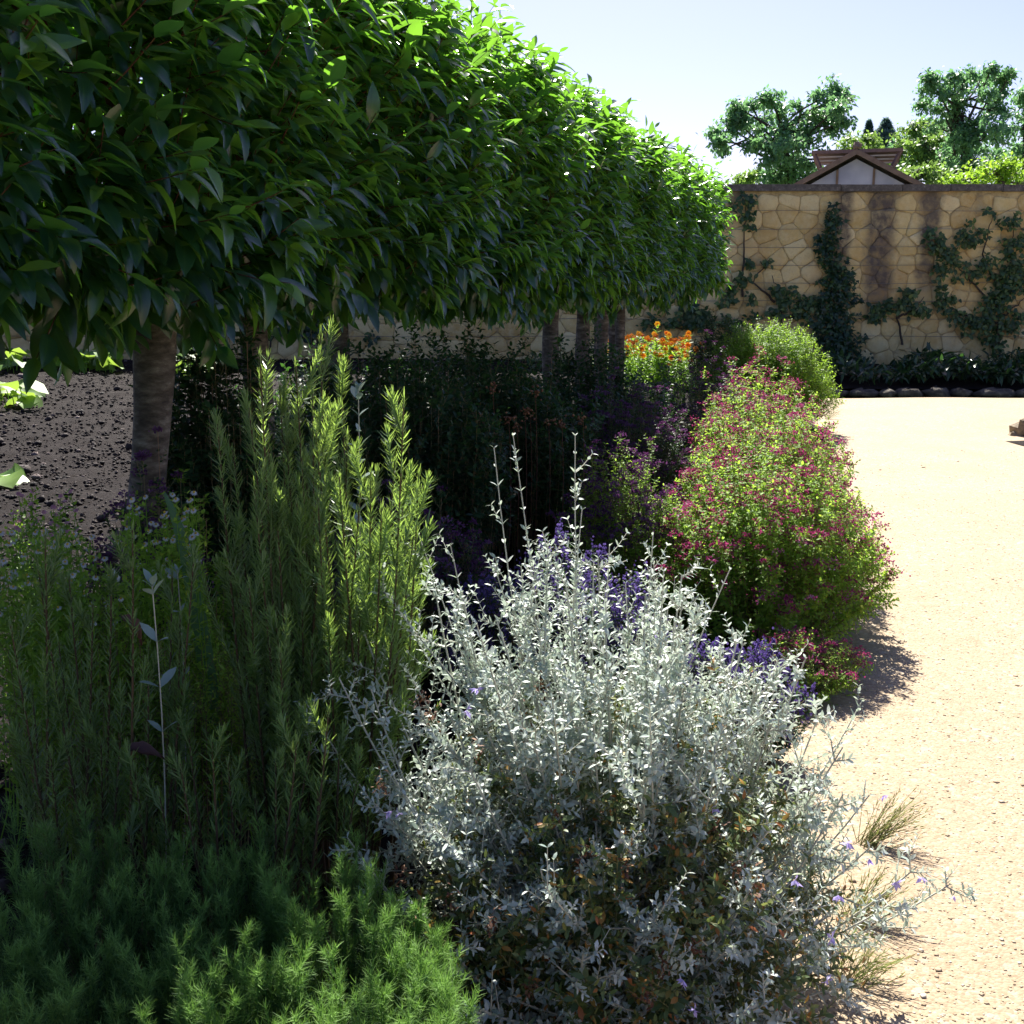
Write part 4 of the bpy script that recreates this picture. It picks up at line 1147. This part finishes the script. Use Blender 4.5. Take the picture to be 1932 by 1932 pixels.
# grass tufts on the gravel
for lab, x, y, r_, n in [('wispy grass tuft growing from the gravel right of the silver shrub', 1630, 1610, .20, 60), ('pinkish grass tuft low on the gravel near the silver shrub', 1610, 1760, .16, 60), ('thin grass at the bottom edge of the gravel', 1600, 1870, .12, 45),
                         ('small sprig of weed on the gravel in front of the round bush', 1560, 795, .2, 26)]:
    ang = math.atan((y - 966) / FPX) + PITCH; d_ = EYE / tan(ang)
    b = P(x, y, d_); b[2] = .015
    b0 = b + rng.normal(0, .02, (n, 3)) * [1, 1, 0]; a = rng.normal(.35, .55, n); L = U(.5, 1, n) * r_
    tp = b0 + np.stack([np.cos(a) * L, np.sin(a) * L * .6, U(.25, .8, n) * r_], -1)
    g = Geo(); p, T = bev((b0, b0 * .5 + tp * .5 + [0, 0, .03], tp), np.linspace(0, 1, 5)); g.tubes(p, np.linspace(.0013, .0005, 5)[None], 3, U(0, 1, n))
    B = (b0, b0 * .5 + tp * .5 + [0, 0, .03], tp); leaves_on(g, B, np.linspace(.3, 1, 7)[None] + np.zeros((n, 1)), strip_t(.12, .1, 2), .02, .4, whorl=1)
    tag(g.build('grass_tuft', M['grass']), lab, 'grass')

# ------------------------------------------------------------------ climbers on the wall
IVY = lobed_t(); OV = leaf_t(.62, 3, .15, .3, .42)


def climber(name, label, blobs, branches, mat, leaf, dens, tm_, off=.1, catg='climber', group=None):
    c0 = wp(*branches[0][0]); t = thing(name, label, catg, (c0[0], WD - .1, .2), group)
    g = Geo()
    for br in branches:
        pp = np.array([wp(x, y) for x, y in br]); pp[:, 1] = WD - .07
        tt = np.linspace(0, len(pp) - 1, len(pp) * 5); q = np.stack([np.interp(tt, np.arange(len(pp)), pp[:, i]) for i in range(3)], -1)
        q[1:-1] += rng.normal(0, .012, q[1:-1].shape) * [1, .5, 1]
        g.tubes(q[None], np.linspace(.022 if len(branches) < 9 else .018, .006, len(q))[None], 5)
    g.build('stems', M['treebark'], t)
    g = Geo()
    for (x, y, rx, ry) in blobs:
        n = int(dens * rx * ry / 100) + 6
        a = U(0, 2 * pi, n); q_ = np.sqrt(U(0, 1, n)) * (1 + rng.normal(0, .15, n))
        pp = np.array([wp(x + rx * q * cos(b), y + ry * q * sin(b)) for q, b in zip(q_, a)]); pp[:, 1] = WD - off * U(.35, 2.2, n)
        D = np.stack([rng.normal(0, .8, n), rng.normal(-.5, .3, n), rng.normal(-.35, .6, n)], -1)
        g.inst(tm_, frames(D, np.array([0, -1.0, .5]) + rng.normal(0, .35, (n, 3)), leaf * U(.6, 1.3, n)), pp, U(0, 1, n))
    g.build('leaves', M[mat], t)


iv = []
for y in range(395, 690, 12):
    w = np.interp(y, [395, 440, 500, 560, 620, 680], [9, 17, 22, 36, 42, 48]) * (1 + .25 * sin(y * .17)); iv.append((1570 + 8 * sin(y * .05) + (y - 395) * .01 - 8 * (y < 470), y, w, 12))
climber('ivy_climber', 'narrow dark ivy column climbing the stone wall', iv, [[(1572, 690), (1566, 560), (1562, 400)], [(1585, 690), (1590, 600), (1575, 520)]], 'ivy', .105, 17, IVY)
rb = lambda x, y, n, sx, sy, r: [(x + rng.normal(0, sx), y + rng.normal(0, sy), r * U(.6, 1.3), r * U(.6, 1.2)) for _ in range(n)]
climber('espalier_tree', 'fruit tree trained on the wall left of the ivy column', rb(1465, 570, 7, 18, 14, 12) + rb(1505, 575, 7, 16, 9, 11) + rb(1430, 500, 4, 16, 12, 8) + rb(1395, 560, 6, 20, 12, 10) + rb(1350, 600, 16, 60, 10, 12) + rb(1290, 605, 12, 30, 12, 11) + rb(1400, 530, 4, 10, 8, 8) + rb(1480, 545, 4, 14, 8, 8),
        [[(1480, 690), (1475, 620), (1470, 560), (1455, 520)], [(1475, 630), (1400, 612), (1300, 620), (1240, 612)], [(1472, 600), (1510, 590), (1530, 570)], [(1460, 570), (1420, 530), (1450, 490)]], 'vine', .095, 12, OV)
climber('espalier_tree', 'small leafy branch on the wall just right of the ivy column', rb(1650, 585, 5, 10, 9, 12) + rb(1690, 572, 5, 14, 9, 11) + rb(1725, 580, 5, 12, 8, 11) + rb(1715, 548, 3, 10, 6, 8),
        [[(1700, 650), (1690, 590), (1650, 588)], [(1690, 600), (1725, 580), (1740, 560)]], 'vine', .095, 12, OV)
climber('espalier_tree', 'large trained fruit tree on the wall at the right edge', rb(1780, 470, 9, 26, 12, 15) + rb(1800, 500, 8, 20, 12, 13) + rb(1785, 560, 8, 14, 26, 12) + rb(1880, 550, 20, 24, 45, 18) + rb(1915, 500, 12, 20, 35, 16) + rb(1840, 600, 8, 24, 10, 12) + rb(1850, 440, 6, 18, 16, 8) + rb(1900, 430, 6, 10, 22, 8) + rb(1850, 520, 7, 16, 20, 10) + rb(1890, 625, 8, 26, 14, 14) + rb(1860, 405, 2, 6, 4, 6),
        [[(1885, 680), (1880, 620), (1890, 560), (1905, 470), (1912, 420)], [(1882, 610), (1820, 595), (1770, 570)], [(1885, 590), (1830, 530), (1780, 480)], [(1888, 560), (1850, 480), (1870, 405)], [(1885, 600), (1932, 560)]], 'vine', .09, 9, OV)
climber('espalier_tree', 'leafy climber top on the wall beside the last laurel crown', rb(1405, 400, 8, 12, 22, 9), [[(1400, 560), (1402, 470), (1405, 390)]], 'vine', .095, 12, OV)
climber('espalier_tree', 'shaded climber on the wall left of the laurel trunks', rb(330, 612, 10, 40, 14, 14) + rb(560, 620, 10, 60, 12, 14), [[(400, 690), (420, 620), (300, 610)], [(500, 690), (520, 625), (620, 620)]], 'ivy', .11, 12, OV)
# ground cover below the wall
g = Geo()
for (xa, xb, n, hh, pz) in ((1700, 2000, 2600, .33, 1), (1590, 1700, 450, .16, .6), (1000, 1600, 1500, .3, 1)):
    x = U(xa, xb, n); d_ = U(16.75, 18.7, n); bx = np.array([P(a_, 700, b_)[0] for a_, b_ in zip(x, d_)])
    z = .25 + U(0, 1, n) * hh * (.6 + .4 * np.sin(bx * 4))
    D = np.stack([rng.normal(0, .8, n), rng.normal(-.4, .5, n), rng.normal(.25, .5, n)], -1)
    g.inst(leaf_t(.3, 3, .2, .4, .45), frames(D, UP + rng.normal(0, .3, (n, 3)), U(.10, .22, n)), np.stack([bx, d_, z], -1), U(0, 1, n))
tag(g.build('ground_cover', M['ivy']), 'dark leafy ground cover in the shade at the foot of the wall', 'ground cover', kind='stuff')

# ------------------------------------------------------------------ greenhouse behind the wall
GD = 30.0
ap = P(1617, 283, GD); ev_l = P(1500, 347, GD); dx = ap[0] - ev_l[0]; slope = (ap[2] - ev_l[2]) / dx
HW = 2.9; zE = ap[2] - slope * HW; cx = ap[0]
t = thing('greenhouse', 'brown timber gable and lantern roof of a greenhouse behind the wall', 'greenhouse', (cx, GD, 0))


def prism(g, poly, y0, y1, m=0):
    """extrude a convex 4-point XZ polygon along Y"""
    v = [[x, y0, z] for x, z in poly] + [[x, y1, z] for x, z in poly]
    g.raw(v, [[0, 1, 2, 3], [7, 6, 5, 4], [0, 4, 5, 1], [1, 5, 6, 2], [2, 6, 7, 3], [3, 7, 4, 0]], .5, m)


g = Geo()
g.box((cx, GD + 4, zE / 2), (HW - .15, 3.9, zE / 2)); g.build('walls', M['stone'], t, smooth=False)
for sgn in (-1, 1):
    g = Geo(); th = .10
    prism(g, [(cx, ap[2]), (cx + sgn * HW, zE), (cx + sgn * HW, zE - th), (cx, ap[2] - th)], GD - .35, GD + 8); g.build('roof_slope', M['timber'], t, smooth=False)
    g = Geo(); prism(g, [(cx, ap[2] - .02), (cx + sgn * (HW + .05), zE - .05), (cx + sgn * (HW + .05), zE - .17), (cx, ap[2] - .15)], GD - .42, GD - .355); g.build('barge_board', M['timber'], t, smooth=False)
g = Geo()
for (xa, xb) in ((-1.25, -.48), (-.43, .43), (.48, 1.25), (1.3, 2.1), (-2.1, -1.3)):
    za, zb = [ap[2] - .22 - slope * abs(v) for v in (xa, xb)]; z0 = zE - .2
    if xa * xb < 0:
        zm = ap[2] - .22
        prism(g, [(cx + xa, z0), (cx, z0), (cx, zm), (cx + xa, za)], GD - .02, GD + .0); prism(g, [(cx, z0), (cx + xb, z0), (cx + xb, zb), (cx, zm)], GD - .02, GD)
    else: prism(g, [(cx + xa, z0), (cx + xb, z0), (cx + xb, zb), (cx + xa, za)], GD - .02, GD)
g.build('gable_glass', M['glass'], t, smooth=False)
g = Geo()
for xm in (-2.12, -1.275, -.455, .455, 1.275, 2.12): g.box((cx + xm, GD - .05, (zE - .2 + ap[2] - .25 - slope * abs(xm)) / 2), (.03, .04, (ap[2] - .25 - slope * abs(xm) - zE + .2) / 2 + .01))
g.build('glazing_bars', M['timber'], t, smooth=False)
g = Geo(); g.inst(clod_t(3), frames(np.array([[1.0, 0, 0]]), UP, np.array([[.16, .12, .13]])), np.array([[cx, GD - .3, ap[2] + .07]]), .5)
g.box((cx, GD + 4, ap[2] + .03), (.07, 4.2, .05)); g.build('ridge', M['timber'], t, smooth=False)
# raised lantern vents either side
lt = P(1533, 286, GD + 1.2); lb = P(1546, 312, GD + 1.2); cxl = cx; lt[0] = cx - 1.14
for sgn in (-1, 1):
    g = Geo(); x_o = abs(lt[0] - cxl) - .02
    z1 = lt[2]; z2 = lb[2] - .05
    y0 = GD + 1.2
    g.box((cxl + sgn * x_o / 2, y0 - .05, z1), (x_o / 2 + .05, .06, .045)); g.box((cxl + sgn * x_o / 2, y0 + 1.6, z1 + .02), (x_o / 2 + .05, 1.6, .03))
    g.tubes([[(cxl + sgn * (x_o - .0), y0 - .05, z1), (cxl + sgn * (x_o - .2), y0 - .05, z2)]], .05, 4)
    g.tubes([[(cxl + sgn * (x_o - .0), y0 + 2.6, z1), (cxl + sgn * (x_o - .2), y0 + 2.6, z2)]], .05, 4)
    g.build('lantern_frame', M['timber'], t, smooth=False)
    g = Geo()
    for k in range(4): g.box((cxl + sgn * x_o * .5, y0 + .05 + k * .10, z1 - .12 - k * .085), (x_o * .5 - .05 - .03 * k, .05, .018))
    g.build('lantern_slats', M['pale_slat'], t, smooth=False)

t.rotation_euler = (0, 0, -.29)

# ------------------------------------------------------------------ trees beyond the wall
def far_tree(name, label, d, base, trunkpts, blobs, leaf, dens, mat='tree', rt=.27, dz=1.6, group='trees beyond the wall', cat_='tree'):
    b = P(base[0], base[1], d); b[2] = 0
    t = thing(name, label, cat_, b, group)
    g = Geo()
    tp = np.array([b] + [P(x, y, d) for x, y in trunkpts])
    tt = np.linspace(0, len(tp) - 1, len(tp) * 5); q = np.stack([np.interp(tt, np.arange(len(tp)), tp[:, i]) for i in range(3)], -1)
    g.tubes(q[None], np.linspace(rt, rt * .35, len(q))[None], 8); g.build('trunk', M['treebark'], t)
    g = Geo(); gl = Geo(); pxm = d / 2143
    for (x, y, r) in blobs:
        c = P(x, y, d + rng.normal(0, dz * .5)); r_ = r * pxm
        j = q[rng.integers(len(q) // 2, len(q))] if rng.random() < .7 else q[-1]
        mid = (j + c) / 2 + rng.normal(0, .2, 3); stem_tubes(g, (j[None], mid[None], c[None]), rt * .25, .02, M=7, k=5)
        # sub clumps
        r_ *= 1.3; ns = max(6, int(dens * r_ * r_ * 5.0))
        sc_ = c + nrm(rng.normal(0, 1, (ns, 3))) * r_ * (U(.25, 1.0, (ns, 1)) ** .6) * [1, 1, .8]
        b1 = (c + sc_) / 2 + rng.normal(0, .08 * r_, (ns, 3)); stem_tubes(g, (np.repeat(c[None], ns, 0), b1, sc_), .02, .008, M=3, k=3)
        nl = 46
        pp = (sc_[:, None] + rng.normal(0, 1, (ns, nl, 3)) * U(.14, .32, (ns, 1, 1)) * min(1.5, max(.6, r_)) * [1, 1, .7]).reshape(-1, 3)
        n = len(pp); D = rng.normal(0, 1, (n, 3)) - .3 * UP
        gl.inst(leaf_t(.6, 2, .2, .2, .5), frames(D, UP + rng.normal(0, .5, (n, 3)), leaf * .72 * U(.6, 1.3, n)), pp, np.clip(np.repeat(U(0, .8, ns), nl) + U(-.1, .25, n), 0, 1))
    g.build('branches', M['treebark'], t); gl.build('crown', M[mat], t)


def bl(*a): return [tuple(v) for v in a]
far_tree('oak_tree', 'gnarled broad tree beyond the wall left of the greenhouse gable', 42, (1490, 345), [(1492, 330), (1480, 300), (1470, 250)],
         bl((1475, 200, 22), (1440, 225, 26), (1410, 235, 20), (1480, 240, 34), (1510, 215, 24), (1540, 225, 18), (1570, 170, 16), (1555, 185, 14), (1580, 200, 12), (1590, 228, 10), (1570, 240, 18), (1372, 242, 14), (1395, 205, 8), (1358, 268, 7), (1420, 260, 18), (1500, 280, 30), (1470, 275, 22), (1530, 270, 26), (1470, 325, 22), (1500, 320, 24), (1540, 300, 20), (1435, 275, 9), (1385, 222, 9), (1362, 285, 5), (1450, 185, 8), (1420, 200, 9), (1350, 250, 6), (1490, 335, 26), (1515, 338, 22), (1460, 340, 18), (1495, 300, 26), (1575, 215, 9), (1590, 185, 7), (1525, 240, 20), (1450, 300, 10)), .26, 3.2)
far_tree('oak_tree', 'tall open crowned tree beyond the wall near the right edge', 44, (1830, 345), [(1825, 335), (1822, 290), (1815, 240), (1800, 190)],
         bl((1770, 160, 18), (1755, 150, 10), (1790, 180, 20), (1800, 145, 10), (1825, 140, 14), (1850, 150, 16), (1880, 160, 14), (1895, 175, 12), (1860, 175, 18), (1870, 200, 18), (1895, 210, 12), (1780, 205, 14), (1815, 195, 18), (1800, 225, 18), (1780, 245, 20), (1840, 230, 18), (1880, 235, 18), (1750, 170, 8), (1745, 195, 6), (1810, 260, 22), (1850, 265, 24), (1890, 265, 22), (1905, 140, 8), (1840, 300, 30), (1820, 270, 26), (1835, 325, 26), (1805, 325, 24), (1825, 240, 20), (1800, 290, 22), (1870, 130, 6), (1820, 160, 12)), .24, 2.9)
far_tree('oak_tree', 'dark tree cut by the right edge beyond the wall', 46, (1940, 345), [(1938, 300), (1935, 240)], bl((1930, 205, 16), (1925, 240, 22), (1920, 275, 26), (1935, 180, 10), (1950, 230, 24), (1915, 305, 22)), .26, 3.0)
far_tree('bushy_tree', 'pale green bushy tree right of the greenhouse roof', 52, (1770, 345), [(1765, 320), (1762, 280)], bl((1720, 265, 22), (1745, 275, 24), (1760, 250, 14), (1725, 240, 10), (1770, 290, 26), (1730, 300, 26), (1700, 290, 16), (1800, 310, 22), (1755, 320, 22)), .3, 2.8, 'treelight')
far_tree('bushy_tree', 'rounded light green tree directly behind the greenhouse ridge', 58, (1630, 345), [(1630, 320), (1628, 290)], bl((1630, 275, 24), (1600, 280, 20), (1655, 285, 20), (1610, 268, 12), (1640, 262, 10), (1590, 300, 20), (1670, 305, 18)), .3, 2.8, 'treelight')
far_tree('bushy_tree', 'bright leafy tree top just above the wall at the right', 27, (1890, 345), [(1890, 345), (1885, 330)], bl((1860, 325, 16), (1890, 318, 15), (1915, 325, 18), (1835, 335, 14), (1880, 338, 18), (1930, 340, 18), (1800, 342, 10), (1905, 308, 7)), .14, 7.0, 'fresh', rt=.12, dz=.7)
far_tree('bushy_tree', 'low light green tree between greenhouse and tall open tree', 36, (1730, 345), [(1730, 335)], bl((1715, 325, 16), (1740, 332, 16), (1765, 325, 15), (1700, 338, 14), (1790, 335, 15)), .2, 4.5, 'treelight', rt=.15, dz=1.0)
far_tree('bushy_tree', 'hazy tree tops low behind the wall beside the last laurel', 70, (1420, 350), [(1420, 335)], bl((1410, 337, 12), (1430, 335, 12), (1450, 338, 12), (1395, 340, 10)), .4, 2.5, 'treelight')


def conifer(label, x, ytop, w, d):
    top = P(x, ytop, d); b = top.copy(); b[2] = 0
    t = thing('conifer_tree', label, 'tree', b, 'conifers beyond the wall')
    g = Geo(); g.tubes(np.linspace(b, top, 6)[None], np.linspace(.3, .03, 6)[None], 6); g.build('trunk', M['treebark'], t)
    g = Geo(); pxm = d / 2143; H = 1.7; gl = Geo()
    n = 230; z = U(0, 1, n) ** .8; a = U(0, 6.28, n); L = w * pxm * (z * .9 + .08) * U(.6, 1.1, n)
    b0 = np.stack([0 * a + top[0], 0 * a + top[1], top[2] - z * H], -1); D = np.stack([np.cos(a), np.sin(a), 0 * a - .1], -1); b2 = b0 + D * L[:, None] + [0, 0, .15]
    B = (b0, (b0 + b2) / 2 - [0, 0, .1], b2); stem_tubes(g, B, .04, .012, M=4, k=3)
    leaves_on(gl, B, np.linspace(.1, 1, 20)[None] + np.zeros((n, 1)), strip_t(.3, .3, 2), .2, .8, whorl=3, jit=.4)
    g.build('branches', M['treebark'], t); gl.build('crown', M['conifer'], t)


far_tree('bushy_tree', 'green tree mass below the tall open crowned tree at the right', 56, (1860, 345), [(1858, 325)], bl((1770, 285, 22), (1800, 290, 22), (1835, 285, 22), (1870, 290, 24), (1905, 290, 26), (1935, 300, 26), (1780, 320, 22), (1820, 318, 22), (1750, 262, 16), (1730, 250, 12), (1920, 320, 20)), .3, 2.6, 'tree')
far_tree('bushy_tree', 'green tree mass behind the greenhouse at its right shoulder', 60, (1690, 345), [(1690, 320)], bl((1690, 300, 22), (1665, 320, 18), (1720, 310, 20), (1700, 270, 14), (1750, 235, 12), (1790, 240, 12)), .3, 2.6, 'tree')
conifer('bluish conifer top rising beyond the wall right of the gable', 1672, 228, 34, 75)
conifer('narrower conifer top just left of the larger bluish one', 1640, 232, 16, 78)
conifer('distant conifer spire above the pale bushy tree', 1732, 232, 20, 80)
print('faces', sum(len(o.data.polygons) for o in bpy.data.objects if o.type == 'MESH'))
